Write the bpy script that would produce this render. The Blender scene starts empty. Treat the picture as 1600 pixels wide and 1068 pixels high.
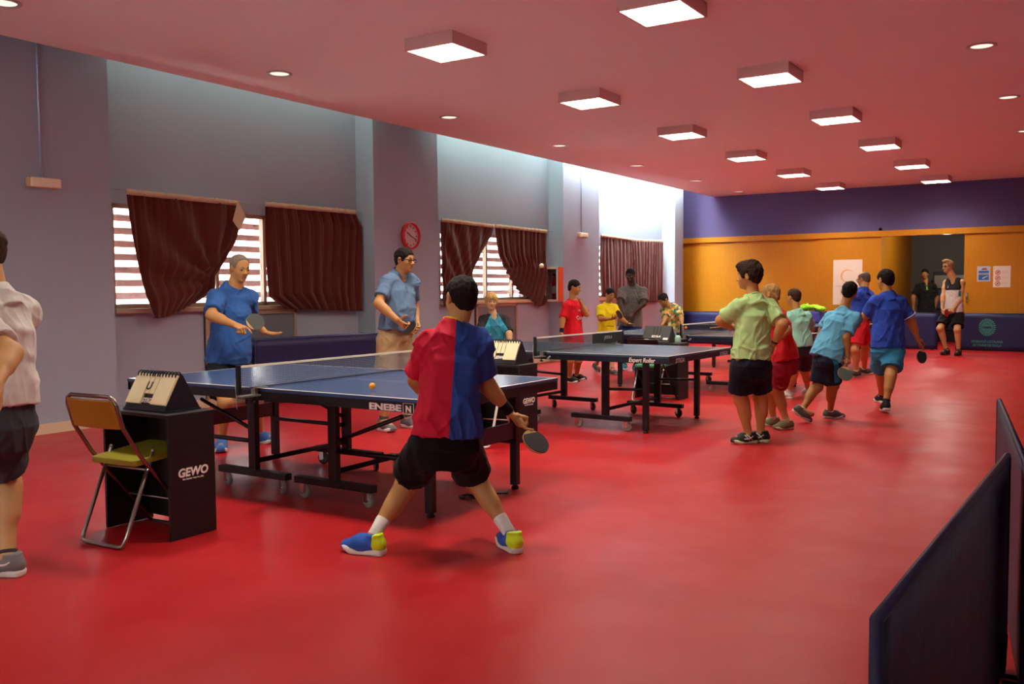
import bpy, bmesh, math, random
import numpy as np
from mathutils import Vector, Matrix, Euler
from mathutils.bvhtree import BVHTree

C = bpy.context.scene.collection
PI = math.pi
rng = random.Random(7)
def R(d): return math.radians(d)

# ------------------------------------------------------------------ materials
def lin(c):
    if isinstance(c, str):
        c = [int(c[i:i + 2], 16) / 255 for i in (1, 3, 5)]
        c = [x / 12.92 if x <= .04045 else ((x + .055) / 1.055) ** 2.4 for x in c]
    return (c[0], c[1], c[2], 1)
class NT:
    def __init__(s, name):
        s.m = bpy.data.materials.new(name); s.m.use_nodes = True
        s.t = s.m.node_tree; s.b = s.t.nodes['Principled BSDF']; s.out = s.t.nodes['Material Output']
    def n(s, typ, ins=None, **kw):
        nd = s.t.nodes.new(typ)
        for k, v in kw.items(): setattr(nd, k, v)
        for k, v in (ins or {}).items():
            if hasattr(v, 'links'): s.t.links.new(v, nd.inputs[k])
            else: nd.inputs[k].default_value = v
        return nd
    def l(s, a, b): s.t.links.new(a, b)
    def math(s, op, a, b=0.0, c=None):
        ins = {0: a, 1: b}
        if c is not None: ins[2] = c
        return s.n('ShaderNodeMath', ins, operation=op).outputs[0]
    def mix(s, f, a, b):
        nd = s.n('ShaderNodeMix', data_type='RGBA')
        for k, v in ((0, f), (6, a), (7, b)):
            if hasattr(v, 'links'): s.l(v, nd.inputs[k])
            else: nd.inputs[k].default_value = v
        return nd.outputs[2]
    def obj(s): return s.n('ShaderNodeTexCoord').outputs['Object']
    def noise(s, scale, detail=3, vec=None, rough=.55):
        nd = s.n('ShaderNodeTexNoise', {'Scale': scale, 'Detail': detail, 'Roughness': rough})
        s.l(vec if vec is not None else s.obj(), nd.inputs['Vector'])
        return nd.outputs[0]
    def bump(s, h, strength=.2, dist=.01):
        nd = s.n('ShaderNodeBump', {'Strength': strength, 'Distance': dist, 'Height': h})
        s.l(nd.outputs[0], s.b.inputs['Normal'])
MATS = {}
def mat(name, col, rough=.6, metal=0, var=.12, vscale=9, bump=0, bscale=60, spec=.5, emit=None, estr=0, coat=0, sheen=0):
    if name in MATS: return MATS[name]
    t = NT(name); c = lin(col)
    if var:
        f = t.noise(vscale)
        d = tuple(x * (1 - var) for x in c[:3]) + (1,); e = tuple(min(1, x * (1 + var)) for x in c[:3]) + (1,)
        t.l(t.mix(f, d, e), t.b.inputs['Base Color'])
    else: t.b.inputs['Base Color'].default_value = c
    t.b.inputs['Roughness'].default_value = rough; t.b.inputs['Metallic'].default_value = metal
    t.b.inputs['Specular IOR Level'].default_value = spec
    if coat: t.b.inputs['Coat Weight'].default_value = coat
    if sheen: t.b.inputs['Sheen Weight'].default_value = sheen
    if bump: t.bump(t.noise(bscale, 4), bump, .01)
    if estr:
        t.b.inputs['Emission Color'].default_value = lin(emit or col); t.b.inputs['Emission Strength'].default_value = estr
    MATS[name] = t.m
    return t.m

# ------------------------------------------------------------------ object helpers
def tag(o, label=None, cat=None, group=None, kind=None):
    if label: o['label'] = label
    if cat: o['category'] = cat
    if group: o['group'] = group
    if kind: o['kind'] = kind
    return o
def link(name, me, m=None, parent=None):
    o = bpy.data.objects.new(name, me); C.objects.link(o)
    if m is not None:
        for x in (m if isinstance(m, (list, tuple)) else [m]): me.materials.append(x)
    if parent is not None: o.parent = parent
    return o
def thing(name, label, cat, loc=(0, 0, 0), rz=0, group=None):
    o = bpy.data.objects.new(name, None); C.objects.link(o); o.empty_display_size = .1
    o.location = loc; o.rotation_euler = (0, 0, rz)
    return tag(o, label, cat, group)
class MB:
    """collects shapes into one mesh"""
    def __init__(s): s.bm = bmesh.new(); s.mi = 0
    def _add(s, verts, faces, smooth=False):
        vs = [s.bm.verts.new(v) for v in verts]
        for f in faces:
            try:
                fc = s.bm.faces.new([vs[i] for i in f]); fc.material_index = s.mi; fc.smooth = smooth
            except ValueError: pass
        return s
    def box(s, x0, x1, y0, y1, z0, z1, M=None, bev=0):
        V = [Vector(v) for v in ((x0, y0, z0), (x1, y0, z0), (x1, y1, z0), (x0, y1, z0), (x0, y0, z1), (x1, y0, z1), (x1, y1, z1), (x0, y1, z1))]
        if M: V = [M @ v for v in V]
        F = [(0, 3, 2, 1), (4, 5, 6, 7), (0, 1, 5, 4), (1, 2, 6, 5), (2, 3, 7, 6), (3, 0, 4, 7)]
        n0 = len(s.bm.verts); e0 = set(s.bm.edges) if bev else None
        s._add(V, F)
        if bev:
            es = [e for e in s.bm.edges if e not in e0]
            bmesh.ops.bevel(s.bm, geom=es, offset=bev, segments=2, affect='EDGES', profile=.6)
        return s
    def prism(s, pts, lo, hi, axis=2, M=None):
        """extrude 2-d outline along axis"""
        n = len(pts)
        def P(p, h):
            v = {0: (h, p[0], p[1]), 1: (p[0], h, p[1]), 2: (p[0], p[1], h)}[axis]
            v = Vector(v); return M @ v if M else v
        V = [P(p, lo) for p in pts] + [P(p, hi) for p in pts]
        F = [tuple(range(n - 1, -1, -1)), tuple(range(n, 2 * n))] + [(i, (i + 1) % n, n + (i + 1) % n, n + i) for i in range(n)]
        s._add(V, F); return s
    def tube(s, pts, r, seg=10, cap=True, closed=False, M=None):
        pts = [Vector(p) for p in pts]
        if M: pts = [M @ p for p in pts]
        n = len(pts); rr = r if isinstance(r, (list, tuple)) else [r] * n
        rings = []; up = None
        for i, p in enumerate(pts):
            if closed: t = pts[(i + 1) % n] - pts[i - 1]
            else: t = pts[min(i + 1, n - 1)] - pts[max(i - 1, 0)]
            t.normalize()
            if up is None:
                up = Vector((0, 0, 1)) if abs(t.z) < .9 else Vector((1, 0, 0))
            a = up - t * up.dot(t)
            if a.length < 1e-6: a = t.orthogonal()
            a.normalize(); b = t.cross(a); up = a
            rings.append([p + (a * math.cos(2 * PI * k / seg) + b * math.sin(2 * PI * k / seg)) * rr[i] for k in range(seg)])
        V = [v for q in rings for v in q]; F = []
        for i in range(n if closed else n - 1):
            j = (i + 1) % n
            for k in range(seg):
                F.append((i * seg + k, i * seg + (k + 1) % seg, j * seg + (k + 1) % seg, j * seg + k))
        if cap and not closed:
            F += [tuple(range(seg - 1, -1, -1)), tuple((n - 1) * seg + k for k in range(seg))]
        s._add(V, F, True); return s
    def lathe(s, prof, seg=24, M=None, cap=True):
        """prof: (radius, z)"""
        V = []; F = []
        for r, z in prof:
            for k in range(seg):
                v = Vector((r * math.cos(2 * PI * k / seg), r * math.sin(2 * PI * k / seg), z)); V.append(M @ v if M else v)
        n = len(prof)
        for i in range(n - 1):
            for k in range(seg):
                F.append((i * seg + k, i * seg + (k + 1) % seg, (i + 1) * seg + (k + 1) % seg, (i + 1) * seg + k))
        if cap: F += [tuple(range(seg - 1, -1, -1)), tuple((n - 1) * seg + k for k in range(seg))]
        s._add(V, F, True); return s
    def ball(s, c, r, u=20, v=12, M=None):
        c = Vector(c); rr = (r, r, r) if not isinstance(r, (tuple, list)) else r
        V = []; F = []
        for i in range(v + 1):
            th = PI * i / v
            for k in range(u):
                ph = 2 * PI * k / u
                q = Vector((rr[0] * math.sin(th) * math.cos(ph), rr[1] * math.sin(th) * math.sin(ph), rr[2] * math.cos(th)))
                if M: q = M @ q
                V.append(c + q)
        for i in range(v):
            for k in range(u):
                F.append((i * u + k, (i + 1) * u + k, (i + 1) * u + (k + 1) % u, i * u + (k + 1) % u))
        s._add(V, F, True)
        return s
    def build(s, name, m, parent=None, bevel=0, M=None, autosmooth=True):
        bmesh.ops.remove_doubles(s.bm, verts=s.bm.verts, dist=1e-6)
        bmesh.ops.recalc_face_normals(s.bm, faces=s.bm.faces)
        if bevel:
            es = [e for e in s.bm.edges if len(e.link_faces) == 2 and e.calc_face_angle(0) > .9 and not (e.link_faces[0].smooth and e.link_faces[1].smooth)]
            if es: bmesh.ops.bevel(s.bm, geom=es, offset=bevel, segments=2, affect='EDGES', profile=.6, clamp_overlap=True)
        me = bpy.data.meshes.new(name); s.bm.to_mesh(me); s.bm.free()
        if autosmooth:
            for p in me.polygons:
                pass
        return link(name, me, m, parent)
def text_mesh(txt, size, depth=.002, shear=0, bold=0, space=1.0, align='CENTER'):
    cu = bpy.data.curves.new('t', 'FONT'); cu.body = txt; cu.size = size; cu.extrude = depth / 2; cu.shear = shear
    cu.offset = bold; cu.align_x = align; cu.align_y = 'CENTER'; cu.space_character = space; cu.resolution_u = 3
    o = bpy.data.objects.new('t', cu); C.objects.link(o)
    bpy.context.view_layer.update()
    me = bpy.data.meshes.new_from_object(o.evaluated_get(bpy.context.evaluated_depsgraph_get()))
    bpy.data.objects.remove(o); bpy.data.curves.remove(cu)
    me.materials.clear()
    return me
def text(name, txt, size, M, m, parent=None, **kw):
    me = text_mesh(txt, size, **kw); me.transform(M)
    return link(name, me, m, parent)
def frame(o, x, y, z):
    """matrix with columns x,y,z at o"""
    x, y, z = Vector(x), Vector(y), Vector(z)
    return Matrix(((x[0], y[0], z[0], o[0]), (x[1], y[1], z[1], o[1]), (x[2], y[2], z[2], o[2]), (0, 0, 0, 1)))
def decal(me, target, direction, off=.0015):
    """lay the vertices of a flat mesh onto a target surface along a direction"""
    bvh = BVHTree.FromPolygons([v.co[:] for v in target.data.vertices], [p.vertices[:] for p in target.data.polygons])
    d = Vector(direction).normalized(); miss = []
    for v in me.vertices:
        h = bvh.ray_cast(v.co - d * .5, d)
        if h[0] is not None and h[3] < .95: v.co = h[0] - d * off
        else: miss.append(v.index)
    if miss:
        bm = bmesh.new(); bm.from_mesh(me); bm.verts.ensure_lookup_table()
        bmesh.ops.delete(bm, geom=[bm.verts[i] for i in miss], context='VERTS'); bm.to_mesh(me); bm.free()
    return me
EXPOSURE = 0.52
COL_WALL = '#a1a9b6'; COL_PURPLE = '#5a4f78'; COL_CEIL = '#f2e4dc'; COL_FLOOR = '#b52022'; COL_ORANGE = '#c07c08'; COL_CURT = '#5a261c'
COL_TOP = '#385078'; COL_TOP2 = '#3a4c5c'
SKY_TINT = [(.12, .127, .115), (.19, .215, .20), (.66, .69, .69), (.10, .105, .11)]
LAMP_W = 57; LAMP_COL = (1, .93, .82); TUBE_S = 8; DL_S = .8
SKY_S = 120
FRONT_T = (.25, .25, .25)
JOINTS = {
 'edge': {"hip":[-4.492,2.388,0.789],"neck":[-4.521,2.406,1.345],"head":[-4.579,2.385,1.587],"sR":[-4.595,2.583,1.283],"hipR":[-4.527,2.471,0.789],"sL":[-4.447,2.23,1.283],"hipL":[-4.457,2.304,0.789],"eR":[-4.675,2.44,1.059],"wR":[-4.522,2.267,0.984],"hR":[-4.419,2.186,0.966],"aR":[-4.677,2.356,0.084],"kR":[-4.779,2.455,0.45],"eL":[-4.142,2.267,1.117],"wL":[-3.985,2.113,0.994],"hL":[-3.916,2.031,0.937],"aL":[-4.503,2.411,0.084],"kL":[-4.644,2.489,0.458],"hf":[-0.922,-0.387,0.0],"hpt":[5,0],"fR":[-0.975,-0.221,0.0],"pR":0,"fL":[-0.922,-0.387,0.0],"pL":0,"tf":[-0.922,-0.387,0.0],"H":1.74,"pf":[-0.922,-0.387,0.0]},
 'boy': {"hip":[-2.874,3.826,0.606],"neck":[-2.854,3.876,1.159],"head":[-2.845,3.93,1.338],"sR":[-2.761,3.956,1.104],"hipR":[-2.821,3.885,0.606],"sL":[-2.947,3.796,1.104],"hipL":[-2.928,3.768,0.606],"eR":[-2.765,4.044,0.88],"wR":[-2.692,4.161,0.717],"hR":[-2.632,4.194,0.623],"aR":[-2.621,4.061,0.073],"kR":[-2.903,4.113,0.354],"eL":[-3.114,3.883,0.905],"wL":[-3.18,4.065,0.779],"hL":[-3.213,4.166,0.737],"aL":[-3.221,3.624,0.073],"kL":[-3.17,3.87,0.358],"hf":[-0.889,0.458,0.0],"hpt":[8,4],"fR":[-0.817,0.577,0.0],"pR":0,"fL":[-0.982,-0.187,0.0],"pL":0,"tf":[-0.653,0.758,0.0],"H":1.53,"pf":[-0.74,0.672,0.0]},
 'blueman': {"hip":[-6.611,5.563,0.752],"neck":[-6.555,5.593,1.388],"head":[-6.476,5.61,1.592],"sR":[-6.594,5.45,1.324],"hipR":[-6.645,5.478,0.752],"sL":[-6.517,5.735,1.324],"hipL":[-6.576,5.647,0.752],"eR":[-6.453,5.264,1.186],"wR":[-6.168,5.281,1.101],"hR":[-6.022,5.262,1.072],"aR":[-6.484,5.365,0.084],"kR":[-6.365,5.318,0.435],"eL":[-6.67,5.885,1.156],"wL":[-6.455,5.864,1.012],"hL":[-6.312,5.885,0.996],"aL":[-6.499,5.815,0.084],"kL":[-6.34,5.638,0.436],"hf":[0.987,-0.161,0.0],"hpt":[14,0],"fR":[0.74,-0.672,0.0],"pR":0,"fL":[0.997,0.083,0.0],"pL":0,"tf":[0.965,-0.263,0.0],"H":1.76,"pf":[0.926,-0.379,0.0]},
 'polo': {"hip":[-5.956,7.101,0.963],"neck":[-5.932,7.154,1.523],"head":[-5.862,7.162,1.687],"sR":[-5.97,7.013,1.458],"hipR":[-5.981,7.01,0.963],"sL":[-5.893,7.294,1.458],"hipL":[-5.931,7.192,0.963],"eR":[-5.923,6.82,1.261],"wR":[-5.694,6.839,1.095],"hR":[-5.584,6.808,1.037],"aR":[-5.995,6.957,0.087],"kR":[-5.953,6.973,0.525],"eL":[-5.959,7.414,1.218],"wL":[-5.827,7.297,1.041],"hL":[-5.747,7.217,0.987],"aL":[-5.917,7.245,0.087],"kL":[-5.888,7.214,0.525],"hf":[1.0,0.013,0.0],"hpt":[6,0],"fR":[0.955,-0.297,0.0],"pR":0,"fL":[0.992,-0.126,0.0],"pL":0,"tf":[0.965,-0.263,0.0],"H":1.82,"pf":[0.965,-0.263,0.0]},
 'blond': {"hip":[-6.466,9.662,0.585],"neck":[-6.491,9.677,1.053],"head":[-6.506,9.644,1.239],"sR":[-6.583,9.597,1.002],"hipR":[-6.521,9.614,0.585],"sL":[-6.398,9.756,1.002],"hipL":[-6.411,9.709,0.585],"eR":[-6.567,9.444,0.851],"wR":[-6.538,9.371,0.68],"hR":[-6.506,9.325,0.604],"aR":[-6.553,9.587,0.067],"kR":[-6.522,9.577,0.326],"eL":[-6.27,9.675,0.847],"wL":[-6.216,9.619,0.675],"hL":[-6.187,9.572,0.599],"aL":[-6.379,9.737,0.067],"kL":[-6.373,9.706,0.326],"hf":[0.653,-0.758,0.0],"hpt":[5,-3],"fR":[0.541,-0.841,0.0],"pR":0,"fL":[0.796,-0.605,0.0],"pL":0,"tf":[0.653,-0.758,0.0],"H":1.4,"pf":[0.653,-0.758,0.0]},
 'redboy': {"hip":[-6.724,12.164,0.616],"neck":[-6.754,12.183,1.183],"head":[-6.718,12.198,1.414],"sR":[-6.771,12.054,1.13],"hipR":[-6.734,12.087,0.616],"sL":[-6.738,12.311,1.13],"hipL":[-6.715,12.241,0.616],"eR":[-6.779,11.931,0.931],"wR":[-6.759,11.857,0.744],"hR":[-6.731,11.806,0.662],"aR":[-6.692,11.983,0.072],"kR":[-6.605,11.848,0.342],"eL":[-6.551,12.27,1.009],"wL":[-6.595,12.151,1.194],"hL":[-6.595,12.071,1.271],"aL":[-6.799,12.396,0.072],"kL":[-6.648,12.182,0.318],"hf":[0.991,0.135,0.0],"hpt":[14,0],"fR":[0.991,0.135,0.0],"pR":0,"fL":[0.975,0.221,0.0],"pL":0,"tf":[0.992,-0.126,0.0],"H":1.49,"pf":[0.992,-0.126,0.0]},
 'yellow': {"hip":[-6.916,13.645,0.633],"neck":[-6.919,13.676,1.118],"head":[-6.87,13.672,1.297],"sR":[-6.988,13.578,1.068],"hipR":[-6.958,13.587,0.633],"sL":[-6.85,13.774,1.068],"hipL":[-6.875,13.704,0.633],"eR":[-6.933,13.449,0.903],"wR":[-6.736,13.473,0.904],"hR":[-6.651,13.464,0.926],"aR":[-7.138,13.682,0.113],"kR":[-6.969,13.539,0.352],"eL":[-6.711,13.728,0.918],"wL":[-6.56,13.678,0.837],"hL":[-6.478,13.651,0.818],"aL":[-6.694,13.411,0.066],"kL":[-6.788,13.553,0.335],"hf":[0.889,-0.458,0.0],"hpt":[18,0],"fR":[0.889,-0.458,0.0],"pR":35,"fL":[0.955,-0.297,0.0],"pL":0,"tf":[0.817,-0.577,0.0],"H":1.38,"pf":[0.817,-0.577,0.0]},
 'greyman': {"hip":[-6.9,14.49,0.739],"neck":[-6.87,14.554,1.401],"head":[-6.886,14.486,1.621],"sR":[-7.013,14.499,1.338],"hipR":[-6.986,14.458,0.739],"sL":[-6.727,14.608,1.338],"hipL":[-6.815,14.522,0.739],"eR":[-6.991,14.276,1.162],"wR":[-6.862,14.159,0.98],"hR":[-6.784,14.097,0.917],"aR":[-6.934,14.331,0.084],"kR":[-7.062,14.598,0.341],"eL":[-6.618,14.451,1.138],"wL":[-6.73,14.258,0.978],"hL":[-6.748,14.144,0.927],"aL":[-6.591,14.063,0.084],"kL":[-6.702,14.325,0.367],"hf":[0.221,-0.975,-0.0],"hpt":[16,0],"fR":[0.135,-0.991,-0.0],"pR":0,"fL":[0.679,-0.734,0.0],"pL":0,"tf":[0.354,-0.935,-0.0],"H":1.76,"pf":[0.354,-0.935,-0.0]},
 'floral': {"hip":[-5.753,13.646,0.767],"neck":[-5.766,13.623,1.092],"head":[-5.859,13.512,1.214],"sR":[-5.884,13.634,1.043],"hipR":[-5.823,13.652,0.767],"sL":[-5.648,13.612,1.043],"hipL":[-5.682,13.639,0.767],"eR":[-5.801,13.478,0.924],"wR":[-5.782,13.311,0.829],"hR":[-5.773,13.217,0.803],"aR":[-5.864,13.656,0.065],"kR":[-5.842,13.627,0.416],"eL":[-5.54,13.469,0.937],"wL":[-5.468,13.343,0.823],"hL":[-5.439,13.274,0.767],"aL":[-5.642,13.635,0.065],"kL":[-5.661,13.61,0.416],"hf":[-0.297,-0.955,-0.0],"hpt":[38,0],"fR":[0.048,-0.999,-0.0],"pR":0,"fL":[0.048,-0.999,-0.0],"pL":0,"tf":[-0.091,-0.996,-0.0],"H":1.36,"pf":[-0.091,-0.996,-0.0]},
 'green': {"hip":[-2.596,7.908,0.75],"neck":[-2.59,7.946,1.27],"head":[-2.639,7.953,1.489],"sR":[-2.496,8.04,1.213],"hipR":[-2.541,7.968,0.75],"sL":[-2.684,7.853,1.213],"hipL":[-2.651,7.847,0.75],"eR":[-2.339,7.958,1.071],"wR":[-2.427,7.997,0.89],"hR":[-2.467,8.074,0.828],"aR":[-2.581,8.143,0.076],"kR":[-2.593,8.138,0.417],"eL":[-2.872,7.892,1.1],"wL":[-2.849,8.113,1.024],"hL":[-2.836,8.231,1.014],"aL":[-2.651,8.017,0.076],"kL":[-2.713,7.97,0.404],"hf":[-1.0,-0.013,0.0],"hpt":[4,0],"fR":[-0.952,-0.305,0.0],"pR":0,"fL":[-0.734,-0.679,-0.0],"pL":0,"tf":[-0.704,0.71,0.0],"H":1.58,"pf":[-0.74,0.672,0.0]},
 'redblond': {"hip":[-2.568,8.85,0.693],"neck":[-2.676,8.87,1.146],"head":[-2.727,8.848,1.313],"sR":[-2.703,8.987,1.097],"hipR":[-2.583,8.92,0.693],"sL":[-2.65,8.753,1.097],"hipL":[-2.552,8.78,0.693],"eR":[-2.785,9.089,0.937],"wR":[-2.895,9.174,0.834],"hR":[-2.952,9.229,0.798],"aR":[-2.773,9.156,0.066],"kR":[-2.776,8.992,0.378],"eL":[-2.509,8.661,0.996],"wL":[-2.587,8.541,0.863],"hL":[-2.598,8.442,0.832],"aL":[-2.593,9.0,0.066],"kL":[-2.682,8.911,0.397],"hf":[-0.999,-0.048,0.0],"hpt":[12,8],"fR":[-0.791,-0.612,-0.0],"pR":0,"fL":[-0.734,-0.679,-0.0],"pL":0,"tf":[-0.975,-0.221,0.0],"H":1.38,"pf":[-0.975,-0.221,0.0]},
 'mint': {"hip":[-3.14,11.41,0.689],"neck":[-3.175,11.412,1.066],"head":[-3.225,11.417,1.27],"sR":[-3.103,11.506,1.017],"hipR":[-3.097,11.466,0.689],"sL":[-3.247,11.318,1.017],"hipL":[-3.182,11.354,0.689],"eR":[-3.075,11.686,0.876],"wR":[-3.149,11.846,0.828],"hR":[-3.187,11.928,0.841],"aR":[-3.225,12.129,0.065],"kR":[-3.181,11.776,0.328],"eL":[-3.312,11.484,0.904],"wL":[-3.32,11.653,0.801],"hL":[-3.315,11.752,0.772],"aL":[-3.319,11.564,0.065],"kL":[-3.22,11.43,0.338],"hf":[-0.889,0.458,0.0],"hpt":[5,0],"fR":[-0.679,0.734,0.0],"pR":0,"fL":[-0.796,0.605,0.0],"pL":0,"tf":[-0.796,0.605,0.0],"H":1.36,"pf":[-0.796,0.605,0.0]},
 'cyan': {"hip":[-2.387,9.694,0.701],"neck":[-2.269,9.822,1.119],"head":[-2.224,9.889,1.336],"sR":[-2.146,9.802,1.068],"hipR":[-2.343,9.635,0.701],"sL":[-2.392,9.842,1.068],"hipL":[-2.432,9.754,0.701],"eR":[-2.204,9.687,0.877],"wR":[-2.182,9.686,0.663],"hR":[-2.171,9.612,0.597],"aR":[-2.43,10.003,0.069],"kR":[-2.355,9.818,0.369],"eL":[-2.503,9.964,0.945],"wL":[-2.578,10.033,0.791],"hL":[-2.614,10.069,0.712],"aL":[-2.603,9.533,0.125],"kL":[-2.5,9.747,0.354],"hf":[-0.048,0.999,0.0],"hpt":[6,14],"fR":[0.908,0.419,0.0],"pR":0,"fL":[0.975,0.221,0.0],"pL":42,"tf":[0.161,0.987,0.0],"H":1.43,"pf":[0.801,0.598,0.0]},
 'bald': {"hip":[-3.182,14.896,0.859],"neck":[-3.152,14.947,1.323],"head":[-3.163,14.988,1.511],"sR":[-3.108,15.086,1.262],"hipR":[-3.186,14.984,0.859],"sL":[-3.195,14.807,1.262],"hipL":[-3.178,14.809,0.859],"eR":[-2.989,14.945,1.096],"wR":[-3.047,15.058,0.915],"hR":[-3.09,15.136,0.852],"aR":[-3.207,15.334,0.081],"kR":[-3.145,15.106,0.422],"eL":[-3.313,14.955,1.115],"wL":[-3.363,15.103,0.951],"hL":[-3.4,15.187,0.888],"aL":[-3.211,14.811,0.081],"kL":[-3.208,14.691,0.434],"hf":[-0.955,0.297,0.0],"hpt":[12,0],"fR":[0.975,0.221,0.0],"pR":0,"fL":[-0.605,-0.796,-0.0],"pL":0,"tf":[-0.955,0.297,0.0],"H":1.68,"pf":[-0.999,-0.048,0.0]},
 'walker': {"hip":[-2.053,11.051,0.715],"neck":[-2.072,11.075,1.271],"head":[-2.105,11.091,1.466],"sR":[-1.972,11.167,1.214],"hipR":[-1.991,11.104,0.715],"sL":[-2.172,10.983,1.214],"hipL":[-2.114,10.998,0.715],"eR":[-1.845,11.234,0.993],"wR":[-1.781,11.317,0.78],"hR":[-1.773,11.404,0.703],"aR":[-2.009,10.726,0.091],"kR":[-1.993,10.897,0.417],"eL":[-2.303,11.069,1.066],"wL":[-2.381,11.246,0.994],"hL":[-2.433,11.325,0.968],"aL":[-2.232,11.673,0.075],"kL":[-2.185,11.336,0.381],"hf":[-0.796,0.605,0.0],"hpt":[6,0],"fR":[-0.387,0.922,0.0],"pR":12,"fL":[-0.612,0.791,0.0],"pL":0,"tf":[-0.679,0.734,0.0],"H":1.56,"pf":[-0.653,0.758,0.0]},
 'black': {"hip":[-3.658,24.281,0.753],"neck":[-3.675,24.316,1.451],"head":[-3.707,24.312,1.699],"sR":[-3.821,24.27,1.387],"hipR":[-3.746,24.253,0.753],"sL":[-3.529,24.363,1.387],"hipL":[-3.571,24.309,0.753],"eR":[-3.937,24.179,1.142],"wR":[-3.93,24.165,0.862],"hR":[-3.902,24.091,0.771],"aR":[-3.796,24.237,0.084],"kR":[-3.763,24.21,0.419],"eL":[-3.44,24.403,1.123],"wL":[-3.485,24.355,0.845],"hL":[-3.485,24.264,0.754],"aL":[-3.521,24.325,0.084],"kL":[-3.527,24.287,0.419],"hf":[0.083,-0.997,-0.0],"hpt":[2,0],"fR":[0.221,-0.975,-0.0],"pR":0,"fL":[0.541,-0.841,0.0],"pL":0,"tf":[0.305,-0.952,-0.0],"H":1.76,"pf":[0.305,-0.952,-0.0]},
 'tank': {"hip":[-2.624,20.785,0.859],"neck":[-2.618,20.834,1.54],"head":[-2.732,20.754,1.802],"sR":[-2.773,20.882,1.473],"hipR":[-2.718,20.806,0.859],"sL":[-2.464,20.786,1.473],"hipL":[-2.529,20.765,0.859],"eR":[-2.807,20.763,1.201],"wR":[-2.811,20.646,0.966],"hR":[-2.796,20.547,0.877],"aR":[-2.713,20.654,0.089],"kR":[-2.825,20.539,0.538],"eL":[-2.482,20.752,1.135],"wL":[-2.587,20.572,0.943],"hL":[-2.629,20.452,0.867],"aL":[-2.475,20.55,0.089],"kL":[-2.497,20.475,0.52],"hf":[-0.672,-0.74,-0.0],"hpt":[4,0],"fR":[-0.379,-0.926,-0.0],"pR":0,"fL":[-0.126,-0.992,-0.0],"pL":0,"tf":[-0.297,-0.955,-0.0],"H":1.86,"pf":[-0.212,-0.977,-0.0]},
}
BLADES = {"blueman": [-6.073, 5.406, 1.125], "polo": [-5.489, 6.769, 1.028], "boy": [-2.535, 4.173, 0.568], "yellow": [-6.559, 13.393, 0.98], "cyan": [-2.172, 9.515, 0.508], "walker": [-1.747, 11.334, 0.583], "tank": [-2.691, 20.388, 0.862], "green": [-2.986, 8.09, 1.029]}
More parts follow.
